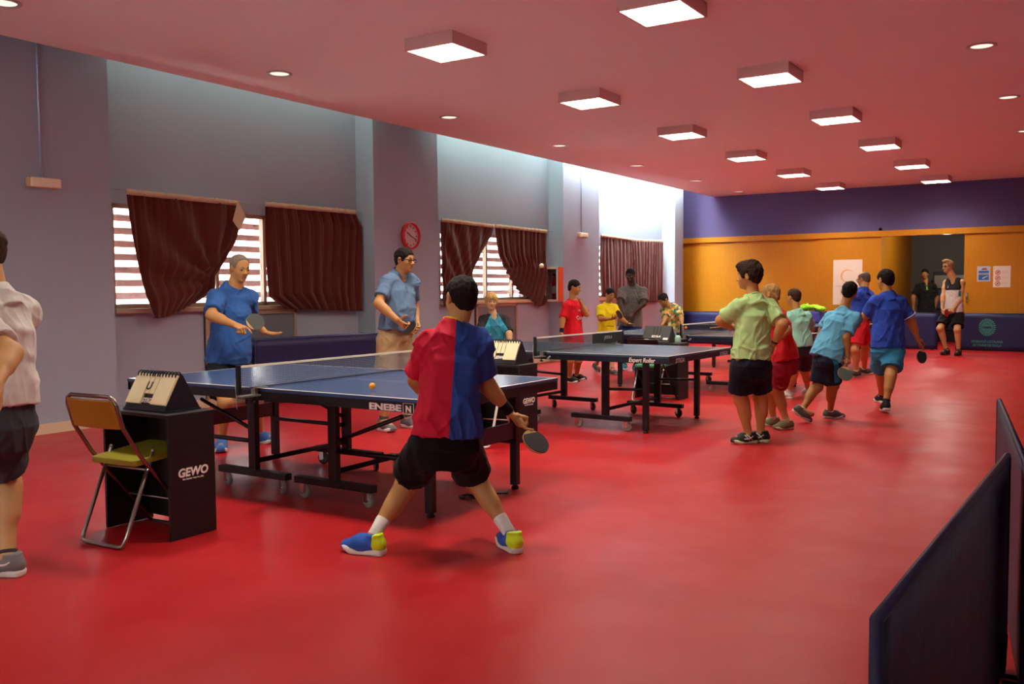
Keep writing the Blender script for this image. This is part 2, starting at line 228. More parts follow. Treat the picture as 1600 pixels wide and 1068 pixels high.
# ------------------------------------------------------------------ implicit surfaces -> one continuous mesh
def unit(v):
    v = np.asarray(v, float); return v / (np.linalg.norm(v) + 1e-12)
class Vol:
    def __init__(s, lo, hi, h):
        s.h = h; s.lo = np.asarray(lo, float) - 3 * h
        s.n = np.ceil((np.asarray(hi, float) - s.lo) / h).astype(int) + 4
        s.F = np.full(s.n, .08, np.float32)
    def win(s, lo, hi, m):
        i0 = np.clip(np.floor((np.asarray(lo) - m - s.lo) / s.h).astype(int), 0, s.n); i1 = np.clip(np.ceil((np.asarray(hi) + m - s.lo) / s.h).astype(int) + 1, 0, s.n)
        ax = [(s.lo[k] + s.h * np.arange(i0[k], i1[k])).astype(np.float32) for k in range(3)]
        return tuple(slice(i0[k], i1[k]) for k in range(3)), ax[0][:, None, None], ax[1][None, :, None], ax[2][None, None, :]
    def put(s, sl, d, k, sub=False):
        a = s.F[sl]
        if sub: a, d = -a, d
        if k > 0:
            h = np.maximum(k - np.abs(a - d), 0) / k
            r = np.minimum(a, d) - h * h * k * .25
        else: r = np.minimum(a, d)
        s.F[sl] = -r if sub else r
    def cone(s, a, b, ra, rb, k=.012, flat=False, sub=False, sq=None):
        a = np.asarray(a, float); b = np.asarray(b, float); rm = max(ra, rb); m = k + 3 * s.h + rm
        sl, X, Y, Z = s.win(np.minimum(a, b), np.maximum(a, b), m)
        ab = b - a; L2 = float(ab @ ab) + 1e-12
        px, py, pz = X - a[0], Y - a[1], Z - a[2]
        t = (px * ab[0] + py * ab[1] + pz * ab[2]) / L2; tc = np.clip(t, 0, 1)
        tt = np.maximum(t, 0) if flat == 'end' else t if flat else tc
        qx, qy, qz = px - tt * ab[0], py - tt * ab[1], pz - tt * ab[2]
        if sq is not None:   # flatten along a direction by a factor
            n, f = sq; n = unit(n); w = (qx * n[0] + qy * n[1] + qz * n[2]) * (f - 1)
            qx = qx + w * n[0]; qy = qy + w * n[1]; qz = qz + w * n[2]
        d = np.sqrt(qx * qx + qy * qy + qz * qz) - (ra + (rb - ra) * tc)
        if sq is not None: d = d / max(1, sq[1] * .8)
        if flat:
            L = math.sqrt(L2); d = np.maximum(d, (t - 1) * L if flat == 'end' else np.maximum(-t * L, (t - 1) * L))
        s.put(sl, d.astype(np.float32), k, sub)
    def ell(s, c, A, r, k=.012, sub=False):
        """A: rows are the local axes"""
        c = np.asarray(c, float); A = np.asarray(A, float); rm = max(r); m = k + 3 * s.h + rm
        sl, X, Y, Z = s.win(c, c, m)
        px, py, pz = X - c[0], Y - c[1], Z - c[2]
        u = [(px * A[i][0] + py * A[i][1] + pz * A[i][2]) / r[i] for i in range(3)]
        k0 = np.sqrt(u[0] ** 2 + u[1] ** 2 + u[2] ** 2)
        k1 = np.sqrt((u[0] / r[0]) ** 2 + (u[1] / r[1]) ** 2 + (u[2] / r[2]) ** 2) + 1e-9
        d = np.where(k0 > .3, k0 * (k0 - 1) / k1, -min(r) * .7)
        s.put(sl, d.astype(np.float32), k, sub)
    def loft(s, o, A, ts, ws, ds, offs=None, k=.02, e=2.3, sub=False):
        """elliptic sections along A[2]; A rows: right, forward, up"""
        o = np.asarray(o, float); A = np.asarray(A, float); a = o + A[2] * ts[0]; b = o + A[2] * ts[-1]
        m = k + 3 * s.h + max(max(ws), max(ds)) + (max(map(abs, offs)) if offs else 0)
        sl, X, Y, Z = s.win(np.minimum(a, b), np.maximum(a, b), m)
        px, py, pz = X - o[0], Y - o[1], Z - o[2]
        x, y, z = [px * A[i][0] + py * A[i][1] + pz * A[i][2] for i in range(3)]
        w = np.interp(z, ts, ws); dd = np.interp(z, ts, ds)
        if offs: y = y - np.interp(z, ts, offs)
        rho = (np.abs(x / w) ** e + np.abs(y / dd) ** e) ** (1 / e)
        d = (rho - 1) * np.minimum(w, dd)
        d = np.maximum(d, np.maximum(ts[0] - z, z - ts[-1]))
        s.put(sl, d.astype(np.float32), k, sub)
    def cut(s, p, n, lo=None, hi=None):
        """remove everything on the side n of the plane through p"""
        sl, X, Y, Z = s.win(s.lo if lo is None else lo, s.lo + s.h * s.n if hi is None else hi, 0)
        d = (X - p[0]) * n[0] + (Y - p[1]) * n[1] + (Z - p[2]) * n[2]
        s.F[sl] = np.maximum(s.F[sl], d.astype(np.float32))
    def mesh(s, it=2):
        F = s.F; ins = F < 0
        c = np.zeros(np.array(F.shape) - 1, np.uint8)
        for dx in (0, 1):
            for dy in (0, 1):
                for dz in (0, 1):
                    c += ins[dx:F.shape[0] - 1 + dx, dy:F.shape[1] - 1 + dy, dz:F.shape[2] - 1 + dz]
        act = (c > 0) & (c < 8)
        I = np.argwhere(act); N = len(I)
        idx = np.full(act.shape, -1, np.int32); idx[act] = np.arange(N)
        P = np.zeros((N, 3)); W = np.zeros(N)
        off = [(0, 0, 0), (1, 0, 0), (0, 1, 0), (1, 1, 0), (0, 0, 1), (1, 0, 1), (0, 1, 1), (1, 1, 1)]
        vals = [F[I[:, 0] + o[0], I[:, 1] + o[1], I[:, 2] + o[2]].astype(float) for o in off]
        for a, b in ((0, 1), (2, 3), (4, 5), (6, 7), (0, 2), (1, 3), (4, 6), (5, 7), (0, 4), (1, 5), (2, 6), (3, 7)):
            va, vb = vals[a], vals[b]; q = (va < 0) != (vb < 0)
            t = np.where(q, va / (va - vb + 1e-12), 0)
            oa = np.array(off[a], float); ob = np.array(off[b], float)
            P += q[:, None] * (oa + (ob - oa) * t[:, None]); W += q
        V = (I + P / W[:, None]) * s.h + s.lo
        quads = []
        for ax in range(3):
            u, v = (ax + 1) % 3, (ax + 2) % 3
            A = [slice(None)] * 3; B = [slice(None)] * 3
            A[ax] = slice(0, -1); B[ax] = slice(1, None)
            fa = ins[tuple(A)]; ch = fa != ins[tuple(B)]
            E = np.argwhere(ch)
            E = E[(E[:, u] > 0) & (E[:, v] > 0) & (E[:, u] < act.shape[u]) & (E[:, v] < act.shape[v]) & (E[:, ax] < act.shape[ax])]
            def g(du, dv):
                q = E.copy(); q[:, u] -= du; q[:, v] -= dv
                return idx[q[:, 0], q[:, 1], q[:, 2]]
            Q = np.stack([g(1, 1), g(0, 1), g(0, 0), g(1, 0)], 1)
            fl = ~fa[E[:, 0], E[:, 1], E[:, 2]]
            Q[fl] = Q[fl][:, ::-1]
            quads.append(Q)
        Q = np.concatenate(quads); Q = Q[(Q >= 0).all(1)]
        if it:
            e0 = np.concatenate([Q[:, i] for i in range(4)]); e1 = np.concatenate([Q[:, (i + 1) % 4] for i in range(4)])
            cnt = np.bincount(e0, minlength=N) + np.bincount(e1, minlength=N)
            for q in range(it):
                for lam in (.5, -.52):
                    S = np.stack([np.bincount(e0, V[e1, k], N) + np.bincount(e1, V[e0, k], N) for k in range(3)], 1)
                    V = V + lam * (S / np.maximum(cnt, 1)[:, None] - V)
        return V, Q
def to_mesh(name, V, Q, m, parent=None, slot=None):
    me = bpy.data.meshes.new(name); n, q = len(V), len(Q)
    me.vertices.add(n); me.vertices.foreach_set('co', np.ascontiguousarray(V, np.float32).ravel())
    me.loops.add(q * 4); me.loops.foreach_set('vertex_index', np.ascontiguousarray(Q, np.int32).ravel())
    me.polygons.add(q); me.polygons.foreach_set('loop_start', np.arange(q, dtype=np.int32) * 4)
    try: me.polygons.foreach_set('loop_total', np.full(q, 4, np.int32))
    except Exception: pass
    me.polygons.foreach_set('use_smooth', np.ones(q, bool))
    me.update(calc_edges=True); me.validate()
    o = link(name, me, m, parent)
    if slot is not None: me.polygons.foreach_set('material_index', slot.astype(np.int32))
    return o
def vnormals(V, Q):
    n = np.cross(V[Q[:, 2]] - V[Q[:, 0]], V[Q[:, 3]] - V[Q[:, 1]])
    S = np.stack([sum(np.bincount(Q[:, j], n[:, k], len(V)) for j in range(4)) for k in range(3)], 1)
    return S / (np.linalg.norm(S, axis=1)[:, None] + 1e-12)
def vnoise(P, seed=0):
    """smooth value noise in [-1,1]"""
    P = np.asarray(P, float); i = np.floor(P).astype(np.int64); f = P - i; f = f * f * (3 - 2 * f); r = 0
    for dx in (0, 1):
        for dy in (0, 1):
            for dz in (0, 1):
                h = ((i[:, 0] + dx) * 73856093) ^ ((i[:, 1] + dy) * 19349663) ^ ((i[:, 2] + dz) * 83492791) ^ (seed * 2654435 + 12345)
                h = (h * 1103515245 + 12345) & 0x7fffffff; h = (h ^ (h >> 13)) * 60493 & 0x7fffffff
                w = (f[:, 0] if dx else 1 - f[:, 0]) * (f[:, 1] if dy else 1 - f[:, 1]) * (f[:, 2] if dz else 1 - f[:, 2])
                r = r + w * (h / 0x3fffffff - 1)
    return r
def wrinkle(V, Q, A, amp, seed, wl=.075):
    """cloth folds: soft ridges stretched along slanting directions of the garment"""
    N = vnormals(V, Q); A = np.asarray(A); L = (V - V.mean(0)) @ A.T
    L = L + .035 * np.stack([vnoise(L * 7 + 5 * k, seed + k) for k in range(3)], 1)
    d = 0
    for j, (ang, s, a) in enumerate(((.45, 1., 1.), (-.6, 1.2, .9), (1.25, .9, .6), (.1, 1.9, .45))):
        x = L[:, 0] * math.cos(ang) + L[:, 2] * math.sin(ang); z = -L[:, 0] * math.sin(ang) + L[:, 2] * math.cos(ang)
        n = vnoise(np.stack([x / wl * s, L[:, 1] / wl * .8, z / (wl * 3.0)], 1), seed + j * 17)
        d = d + a * (np.exp(-(n / .22) ** 2) - .28)
    return V + N * (amp * .55 * d)[:, None]
# ------------------------------------------------------------------ people
def orth(f, u):
    u = unit(u); f = np.asarray(f, float); f = unit(f - u * (f @ u)); return np.array([np.cross(f, u), f, u])   # right, forward, up
def hand(V, w, d, s, n, sc, curl, thumb):
    """palm, four fingers of different length and a thumb; d finger direction, s thumb side, n palm side"""
    d = unit(d); s = unit(s - d * (s @ d)); n = unit(n - d * (n @ d) - s * (n @ s))
    kn = [(.094, .031), (.099, .0105), (.094, -.0105), (.084, -.030)]
    seg = [(.042, .027, .021), (.047, .030, .022), (.043, .028, .021), (.034, .021, .019)]
    for i in range(4):
        q = w + (d * kn[i][0] + s * kn[i][1]) * sc
        V.cone(w + (d * .012 + s * kn[i][1] * .55) * sc, q, .0155 * sc, .0118 * sc, k=.012 * sc, sq=(n, 1.25))
        a = 0; p = q; dd = unit(d + s * kn[i][1] * 3.0)
        for j in range(3):
            a += curl[i][j] if isinstance(curl[0], (list, tuple)) else curl[j]
            v = dd * math.cos(R(a)) + n * math.sin(R(a)); p2 = p + v * seg[i][j] * sc
            V.cone(p, p2, (.0098, .0088, .0080)[j] * sc, (.0088, .0080, .0066)[j] * sc, k=.004 * sc); p = p2
    p = w + (d * .026 + s * .026 + n * .006) * sc; t0 = unit(d * thumb[0] + s * thumb[1] + n * thumb[2])
    V.cone(w + (d * .012 + s * .010) * sc, p, .016 * sc, .0145 * sc, k=.012 * sc)
    for j, L in enumerate((.040, .031, .025)):
        v = unit(t0 * (1 - .18 * j) + d * .22 * j + n * .10 * j); p2 = p + v * L * sc
        V.cone(p, p2, (.0128, .0108, .0096)[j] * sc, (.0108, .0096, .0072)[j] * sc, k=.006 * sc); p = p2
RELAX = (22, 24, 18); OPEN = (6, 10, 8); GRIP = (62, 82, 45); RACK = [(18, 22, 14), (66, 78, 45), (70, 80, 45), (72, 80, 45)]

def skin(name, c): return mat('skin_' + name, c, rough=.55, var=.07, vscale=14, spec=.35)
def cloth(name, c, rough=.85, var=.08): return mat('cloth_' + name, c, rough=rough, var=var, vscale=22, bump=.15, bscale=420, spec=.2, sheen=.03)

def split_mat(name, c1, c2, o, n):
    """two-coloured cloth: the colour changes at a seam plane through o with normal n (object space)"""
    t = NT(name)
    d = t.n('ShaderNodeVectorMath', {0: t.obj(), 1: tuple(n)}, operation='DOT_PRODUCT').outputs['Value']
    f = t.math('GREATER_THAN', d, float(np.dot(o, n)))
    t.l(t.mix(f, lin(c1), lin(c2)), t.b.inputs['Base Color']); t.b.inputs['Roughness'].default_value = .75
    t.b.inputs['Specular IOR Level'].default_value = .25
    t.bump(t.noise(420, 2), .12)
    return t.m
def pattern_mat(name, cols, scale, rough=.85):
    """printed cloth with blotches of several colours"""
    t = NT(name); v = t.n('ShaderNodeTexVoronoi', {'Scale': scale}); t.l(t.obj(), v.inputs['Vector'])
    g = t.n('ShaderNodeSeparateColor', {0: v.outputs['Color']}).outputs[0]
    c = lin(cols[0])
    for i, k in enumerate(cols[1:]):
        c = t.mix(t.math('GREATER_THAN', g, (i + 1) / len(cols)), c, lin(k))
    t.l(c, t.b.inputs['Base Color']); t.b.inputs['Roughness'].default_value = rough
    return t.m

def head_prims(V, hc, A, hh, k=1.0, jaw=1.0):
    L = lambda x, y, z: hc + (A[0] * x + A[1] * y + A[2] * z) * hh
    E = lambda c, r, kk=.06, sub=False: V.ell(L(*c), A, [x * hh for x in r], k=kk * hh, sub=sub)
    E((0, -.06, .14), (.335, .42, .36))
    E((0, .08, -.12), (.285 * jaw, .30, .33), .12)
    E((0, .16, -.30), (.20 * jaw, .19, .20), .10)
    for s in (-1, 1): E((s * .16, .23, -.10), (.10, .10, .10), .09)
    E((0, .285, .075), (.22, .085, .055), .08)
    for s in (-1, 1): E((s * .14, .40, .005), (.085, .06, .05), .06, True)
    V.cone(L(0, .34, .03), L(0, .455, -.115), .034 * hh, .058 * hh, k=.04 * hh)
    for s in (-1, 1): E((s * .05, .40, -.135), (.04, .05, .035), .03)
    E((0, .335, -.255), (.12, .055, .055), .05)
    E((0, .30, -.40), (.10, .085, .07), .07)
    for s in (-1, 1):
        c = L(s * .345, -.04, -.02)
        V.ell(c, A, (.05 * hh, .085 * hh, .145 * hh), k=.03 * hh)
        V.ell(c + A[0] * s * .045 * hh + A[1] * .01 * hh, A, (.028 * hh, .05 * hh, .09 * hh), k=.02 * hh, sub=True)
def eyes_etc(o, hc, A, hh, iris='#3a2414', brow='#2a1a10', lipc='#9a4c40'):
    L = lambda x, y, z: hc + (A[0] * x + A[1] * y + A[2] * z) * hh
    M = Matrix([list(A[0]) , list(A[1]), list(A[2])]).transposed()
    for s in (-1, 1):
        b = MB(); b.ball(L(s * .14, .318, .008), (.058 * hh, .05 * hh, .040 * hh), 14, 10, M)
        e = b.build('eye', [mat('eye_white', '#b0a494', .3, var=0), mat('iris' + iris, iris, .2, var=0)], o)
        c = L(s * .14, .318, .008)
        for p in e.data.polygons:
            q = np.array(p.center) - c
            p.material_index = 1 if (q @ A[1]) > .034 * hh and abs(q @ A[0]) < .03 * hh else 0
        b = MB(); pts = [L(s * (.06 + .035 * i), .385 - .018 * i - .012 * max(0, i - 2), .085 + (.018, .03, .034, .03, .012)[i]) for i in range(5)]
        b.tube(pts, [r * hh for r in (.014, .02, .02, .016, .008)], 8); b.build('eyebrow', mat('brow' + brow, brow, .9), o)
    b = MB()
    for z, r in ((-.238, .02), (-.272, .024)):
        b.tube([L(.095 * (i / 3 - 1), .405 - .03 * abs(i / 3 - 1) ** 2 - .004, z + .006 * abs(i / 3 - 1)) for i in range(7)], [r * hh * f for f in (.4, .8, 1, .9, 1, .8, .4)], 8)
    b.build('lips', mat('lips' + lipc, lipc, .5), o)
def hair_obj(o, hc, A, hh, style, col, seed=1):
    h = .0065 if hh > .1 else .006
    L = lambda x, y, z: hc + (A[0] * x + A[1] * y + A[2] * z) * hh
    rad = .75 * hh
    V = Vol(hc - rad, hc + rad, h)
    E = lambda c, r, kk=.03, sub=False: V.ell(L(*c), A, [x * hh for x in r], k=kk * hh, sub=sub)
    vol = {'short': 1.0, 'full': 1.09, 'long': 1.1, 'bald': .99, 'crop': .985, 'reced': .99, 'under': 1.0, 'curly': 1.0}[style]
    E((0, -.07, .155), (.368 * vol, .452 * vol, .392 * vol))
    if style in ('short', 'full', 'under', 'bald', 'crop', 'reced'): E((0, -.27, -.10), (.27, .20, .24), .1)
    if style == 'full':
        E((.10, .20, .42), (.24, .24, .16), .1); E((-.12, .22, .40), (.2, .22, .15), .1); E((0, -.1, .5), (.25, .3, .1), .1)
    if style == 'long':
        E((0, -.12, -.06), (.40, .36, .34), .1); E((0, .16, .30), (.30, .27, .2), .1)
    if style == 'under':
        E((0, .16, .44), (.22, .32, .17), .08)
    fz = {'short': -.06, 'full': -.09, 'long': -.16, 'bald': -.02, 'crop': -.03, 'reced': .15, 'under': -.02, 'curly': -.05}[style]
    E((0, .56, fz), (.62, .43, .36), .02, True)
    E((0, .30, -.46), (.62, .42, .36), .02, True)
    if style != 'long':
        for s in (-1, 1): E((s * .39, -.02, -.04), (.13, .10, .15), .02, True)
        V.cut(L(0, 0, -.34), -A[2])
    else: V.cut(L(0, 0, -.33), -A[2])
    if style == 'under':
        for s in (-1, 1): E((s * .43, -.05, -.02), (.1, .6, .24), .02, True)
    if style == 'bald': E((0, .10, .62), (.40, .46, .40), .02, True); E((0, .5, .2), (.5, .42, .5), .02, True)
    Vt, Q = V.mesh(1); N = vnormals(Vt, Q); l = (Vt - hc) @ A.T / hh
    am = {'short': .022, 'full': .034, 'long': .022, 'bald': .005, 'crop': .007, 'reced': .007, 'under': .016, 'curly': .02}[style]
    n = vnoise(np.stack([l[:, 0] * 13, l[:, 1] * 5 + l[:, 2] * 3, l[:, 2] * 7], 1), seed) + .6 * vnoise(l * 22, seed + 3)
    Vt = Vt + N * (n * am * hh)[:, None]
    nm = 'hair' + col
    if nm not in MATS:
        t = NT(nm); w = t.n('ShaderNodeTexNoise', {'Scale': 60, 'Detail': 3})
        mp = t.n('ShaderNodeMapping', {'Vector': t.obj(), 'Scale': (1, 1, .25)}); t.l(mp.outputs[0], w.inputs['Vector'])
        c = lin(col); t.l(t.mix(w.outputs[0], tuple(x * .55 for x in c[:3]) + (1,), tuple(min(1, x * 1.5) for x in c[:3]) + (1,)), t.b.inputs['Base Color'])
        t.b.inputs['Roughness'].default_value = .7; t.b.inputs['Specular IOR Level'].default_value = .15; t.bump(w.outputs[0], .8, .012); MATS[nm] = t.m
    to_mesh('hair', Vt, Q, MATS[nm], o)

def shoe(o, ank, fd, pitch, L, ah, c, label=None, h=.007):
    """c: dict upper, sole, heel, lace, stripe"""
    s = L / .27; f = unit(np.array([fd[0], fd[1], 0])); u = np.array([0, 0, 1.]); p = R(pitch)
    f2 = f * math.cos(p) - u * math.sin(p); u2 = u * math.cos(p) + f * math.sin(p)
    A = orth(f2, u2)
    org = np.asarray(ank) - A[2] * ah
    low = min(0, (org + A[1] * .62 * L)[2], (org - A[1] * .28 * L)[2]); org = org - u * low
    W = lambda x, y, z: org + A[0] * x + A[1] * y + A[2] * z
    lo = org - .75 * L * np.ones(3) ; hi = org + .75 * L * np.ones(3)
    V = Vol(lo, hi, h)
    V.cone(W(0, -.17 * L, .052 * s), W(0, .25 * L, .047 * s), .040 * s, .045 * s, k=.02)
    V.cone(W(0, .2 * L, .045 * s), W(0, .54 * L, .030 * s), .046 * s, .036 * s, k=.03)
    V.cone(W(0, -.10 * L, .05 * s), W(0, -.09 * L, .108 * s), .044 * s, .043 * s, k=.02, flat=True)
    V.cone(W(0, .02 * L, .06 * s), W(0, .2 * L, .062 * s), .036 * s, .034 * s, k=.03)
    V.cut(W(0, 0, .016 * s), -A[2])
    Vt, Q = V.mesh(2); l = (Vt - org) @ A.T
    fy = l[Q].mean(1)
    slot = (fy[:, 1] < -.10 * L).astype(int) if 'heel' in c else None
    ms = [cloth('shoe' + c['upper'], c['upper'], .6)] + ([cloth('shoe' + c['heel'], c['heel'], .6)] if 'heel' in c else [])
    sh = to_mesh('shoe', Vt, Q, ms, o, slot)
    if label: sh['label'] = label
    pts = []
    for y, w in ((-.30, .0), (-.29, .020), (-.26, .032), (-.2, .038), (-.05, .036), (.1, .038), (.28, .046), (.42, .046), (.54, .038), (.61, .024), (.635, .0)):
        pts.append((w * s, y * L))
    poly = pts + [(-a, b) for a, b in reversed(pts[1:-1])]
    b = MB(); n = len(poly); Vv = []
    for z, g in ((.0, .95), (.006 * s, 1.0), (.024 * s, 1.06), (.030 * s, 1.0)):
        Vv += [W(a * g, q * (1 + (g - 1) * .6), z + (.012 * s if q > .5 * L else 0)) for a, q in poly]
    F = [tuple(range(n - 1, -1, -1)), tuple(range(3 * n, 4 * n))]
    for i in range(3):
        F += [(i * n + j, i * n + (j + 1) % n, (i + 1) * n + (j + 1) % n, (i + 1) * n + j) for j in range(n)]
    b._add(Vv, F, True); b.build('sole', mat('sole' + c['sole'], c['sole'], .6), sh)
    if 'lace' in c:
        b = MB()
        for i in range(4):
            y = (.10 + .075 * i) * L; z = (.099 - .0075 * i) * s
            b.tube([W(-.024 * s, y, z - .010 * s), W(0, y + .006, z + .002), W(.024 * s, y, z - .010 * s)], .0032, 6)
        b.build('laces', mat('lace' + c['lace'], c['lace'], .7), sh)
    if 'stripe' in c:
        b = MB()
        bv = BVHTree.FromPolygons([tuple(v) for v in Vt], [tuple(q) for q in Q])
        for sd in (-1, 1):
            for cur in c['curves']:
                P = []
                for y, z in cur:
                    q = W(sd * .09 * s, y * L, z * s); hit = bv.ray_cast(Vector(q), Vector(-A[0] * sd))
                    if hit[0] is not None: P.append(hit[0])
                if len(P) > 1: b.tube(P, [.0025 + .004 * math.sin(PI * (i + .4) / len(P)) for i in range(len(P))], 6)
        b.build('side_stripe', mat('stripe' + c['stripe'], c['stripe'], .6), sh)
    return sh
SWOOSH = [[(-.16, .075), (-.08, .062), (.02, .058), (.14, .068), (.28, .085)]]
TIGER = [[(-.05, .04), (.05, .07), (.16, .09)], [(.05, .035), (.13, .06), (.22, .085)], [(-.1, .075), (.05, .05), (.25, .05)]]

def person(key, label, spec):
    J = {k: (np.array(v, float) if isinstance(v, list) and len(v) == 3 else v) for k, v in JOINTS[key].items()}
    H = J['H']; b = spec.get('bulk', 1.0); hv = spec.get('h', .007); hh = spec.get('hh', .145 if H < 1.62 else .132) * H
    hip, neck, hc = J['hip'], J['neck'], J['head']
    up = unit(neck - hip); T = np.linalg.norm(neck - hip); A = orth(J['tf'], up); Ap = orth(J['pf'], unit(np.array([0, 0, 1.]) * .6 + up * .4))
    pt, tl = J['hpt']; f = unit(J['hf']) ; fz = np.array([0, 0, 1.])
    hf = f * math.cos(R(pt)) - fz * math.sin(R(pt)); AH = orth(hf, fz * math.cos(R(pt)) + f * math.sin(R(pt)))
    if tl:
        c, s = math.cos(R(tl)), math.sin(R(tl)); AH = np.array([AH[0] * c - AH[2] * s, AH[1], AH[2] * c + AH[0] * s])
    # ---- body: one continuous surface
    pts = [v for k, v in J.items() if isinstance(v, np.ndarray) and k not in ('hf', 'fR', 'fL', 'tf', 'pf')]
    lo, hi = np.min(pts, 0) - .17, np.max(pts, 0) + .17
    V = Vol(lo, hi, hv)
    V.loft(hip, A, [-.05 * H, 0, .09 * H, .17 * H, T - .08 * H, T - .045 * H], [x * H * b for x in (.066, .074, .066, .070, .076, .05)], [x * H * b for x in (.050, .052, .046, .050, .050, .036)], k=.03)
    V.cone(J['sR'], J['sL'], .030 * H, .030 * H, k=.03)
    base = neck + A[2] * .016 * H; skull = hc - AH[1] * .10 * hh - AH[2] * .28 * hh
    nr = spec.get('neck', .26 if H > 1.62 else .225) * hh
    V.cone(base - A[2] * .03 * H, skull, nr * 1.15, nr, k=.035)
    for S in 'RL':
        V.cone(base - A[2] * .01 * H, J['s' + S] + A[2] * .002, .020 * H, .026 * H, k=.03)
        sh, el, w, ha = J['s' + S], J['e' + S], J['w' + S], J['h' + S]
        V.cone(sh, el, .0315 * H * b, .0245 * H * b, k=.025)
        V.ell(sh + (el - sh) * .45 + A[1] * .004 * H, np.eye(3), [.0295 * H * b] * 3, k=.03)
        V.cone(el, w, .0245 * H * b, .0158 * H, k=.025)
        V.cone(el + (w - el) * .1, el + (w - el) * .42, .0255 * H * b, .0225 * H * b, k=.03)
        hj, kn, an = J['hip' + S], J['k' + S], J['a' + S]
        V.cone(hj, kn, .048 * H * b, .0345 * H * b, k=.03)
        V.cone(kn, an, .0325 * H * b, .0205 * H, k=.03)
        ax = unit(an - kn); fd = np.array(J['f' + S]); back = -unit(fd - ax * (fd @ ax))
        V.cone(kn + (an - kn) * .14 + back * .014 * H, kn + (an - kn) * .46 + back * .012 * H, .031 * H * b, .026 * H * b, k=.04)
        V.ell(kn - back * .010 * H, np.eye(3), [.029 * H * b] * 3, k=.03)
        V.cone(an, an + fd * .07 * H - fz * .022 * H, .021 * H, .02 * H, k=.02)
        V.cone(an, an - fd * .02 * H - fz * .02 * H, .021 * H, .02 * H, k=.02)
    head_prims(V, hc, AH, hh, jaw=spec.get('jaw', 1.0))
    rack = spec.get('racket'); grips = {}
    for S in 'RL':
        w, ha = J['w' + S], J['h' + S]; d = unit(ha - w); sc = H / 1.75
        hs = spec.get('hand' + S, {})
        if rack and rack['hand'] == S:
            bl = np.array(rack['blade']); g = w + d * .072 * sc
            s = unit(bl - g); sp = unit(s - d * (s @ d)); n = -np.cross(d, sp) if S == 'R' else np.cross(d, sp)
            n = unit(n); g = w + d * .078 * sc + n * .026 * sc; s = unit(bl - g)
            grips[S] = (g, s, n); hand(V, w, d, sp, n, sc, RACK, (.5, .8, .45))
        else:
            ct = hip + up * .1 * H
            n = np.array(hs['n'], float) if 'n' in hs else ct - ha
            n = unit(n - d * (n @ d)); s = np.cross(n, d) if S == 'R' else np.cross(d, n)
            hand(V, w, d, s, n, sc, hs.get('curl', RELAX), hs.get('thumb', (.8, .5, .3)))
    Vt, Q = V.mesh(2)
    o = to_mesh('person', Vt, Q, skin(spec['skin'], spec['skin'])); tag(o, label, 'person')
    if spec.get('face', True): eyes_etc(o, hc, AH, hh, brow=spec.get('brow', spec['hair'][1]), lipc=spec.get('lips', '#a4685a'))
    hair_obj(o, hc, AH, hh, spec['hair'][0], spec['hair'][1], len(key))
    # ---- shirt
    S_ = spec['shirt']; hs = spec.get('hs', .0075)
    if S_:
        hem = S_.get('hem', -.02) * H; sl = S_.get('sleeve', .72); bl = S_.get('bulk', b); fat = S_.get('belly', 0) * H; lo_ = S_.get('loose', 1.0)
        V = Vol(np.min([hip + A[2] * hem, J['sR'], J['sL'], J['eR'], J['eL'], neck], 0) - .19, np.max([hip + A[2] * hem, J['sR'], J['sL'], J['eR'], J['eL'], neck + up * .06], 0) + .19, hs)
        ts = [hem, hem + .06 * H, .45 * T, .74 * T, T - .025 * H]
        V.loft(hip, A, ts, [x * H * bl for x in (.101 * lo_, .098 * lo_, .090, .093, .068)], [x * H * bl + fat * q for x, q in zip((.082, .080, .073, .075, .052), (.6, .9, 1, .3, 0))], [fat * q for q in (.5, .8, .8, .1, 0)], k=.03)
        sr = S_.get('sr', 1.0)
        if sl > 0: V.cone(J['sR'], J['sL'], .041 * H * bl, .041 * H * bl, k=.04)
        for S in 'RL':
            if sl > 0: V.cone(neck + A[2] * .012 * H, J['s' + S] + A[2] * .006 * H, .030 * H, .036 * H, k=.05)
            else:
                q = neck + (J['s' + S] - neck) * .52
                V.cone(q + A[2] * .004 * H + A[1] * .01 * H, q - A[2] * .06 * H + A[1] * .012 * H, .036 * H, .045 * H, k=.03); V.cone(q - A[1] * .012 * H, q - A[2] * .06 * H - A[1] * .015 * H, .036 * H, .045 * H, k=.03)
            if sl > 0:
                a, e = J['s' + S], J['e' + S]; V.cone(a - (e - a) * .05, a + (e - a) * sl, .043 * H * bl, .041 * H * bl * sr, k=.03, flat=True)
        V.cut(hip + A[2] * hem, -A[2], hip + A[2] * hem - .3 * np.ones(3) * np.array([1, 1, .6]), hip + A[2] * hem + .3 * np.ones(3) * np.array([1, 1, .3])) if S_.get('cut') else None
        neckdir = unit(skull - base)
        nk = S_.get('neckr', 1.14) * nr; nd2 = unit(neckdir + A[1] * .30); c1 = base + nd2 * .016 * H
        if 'neckr' not in S_: V.cone(base - nd2 * .05 * H, c1, nk * 1.5, nk * 1.13, k=.03, flat=True)
        V.cone(c1 - nd2 * .014 * H, c1 + nd2 * .1 * H, nk, nk * 1.05, k=.004, flat=True, sub=True)
        if S_.get('vneck'): V.ell(base + A[1] * .055 * H - A[2] * .012 * H, A, (.032 * H, .045 * H, .05 * H * S_['vneck']), k=.01, sub=True)
        Vt, Q = V.mesh(2)
        Vt = wrinkle(Vt, Q, A, S_.get('fold', .011) * (H / 1.6), sum(map(ord, key)))
        m = S_['mat'](J, A, hip, H, T) if callable(S_['mat']) else cloth(key + 'shirt', S_['mat'])
        shirt = to_mesh(S_.get('name', 't_shirt'), Vt, Q, m, o)
        if 'label' in S_: shirt['label'] = S_['label']
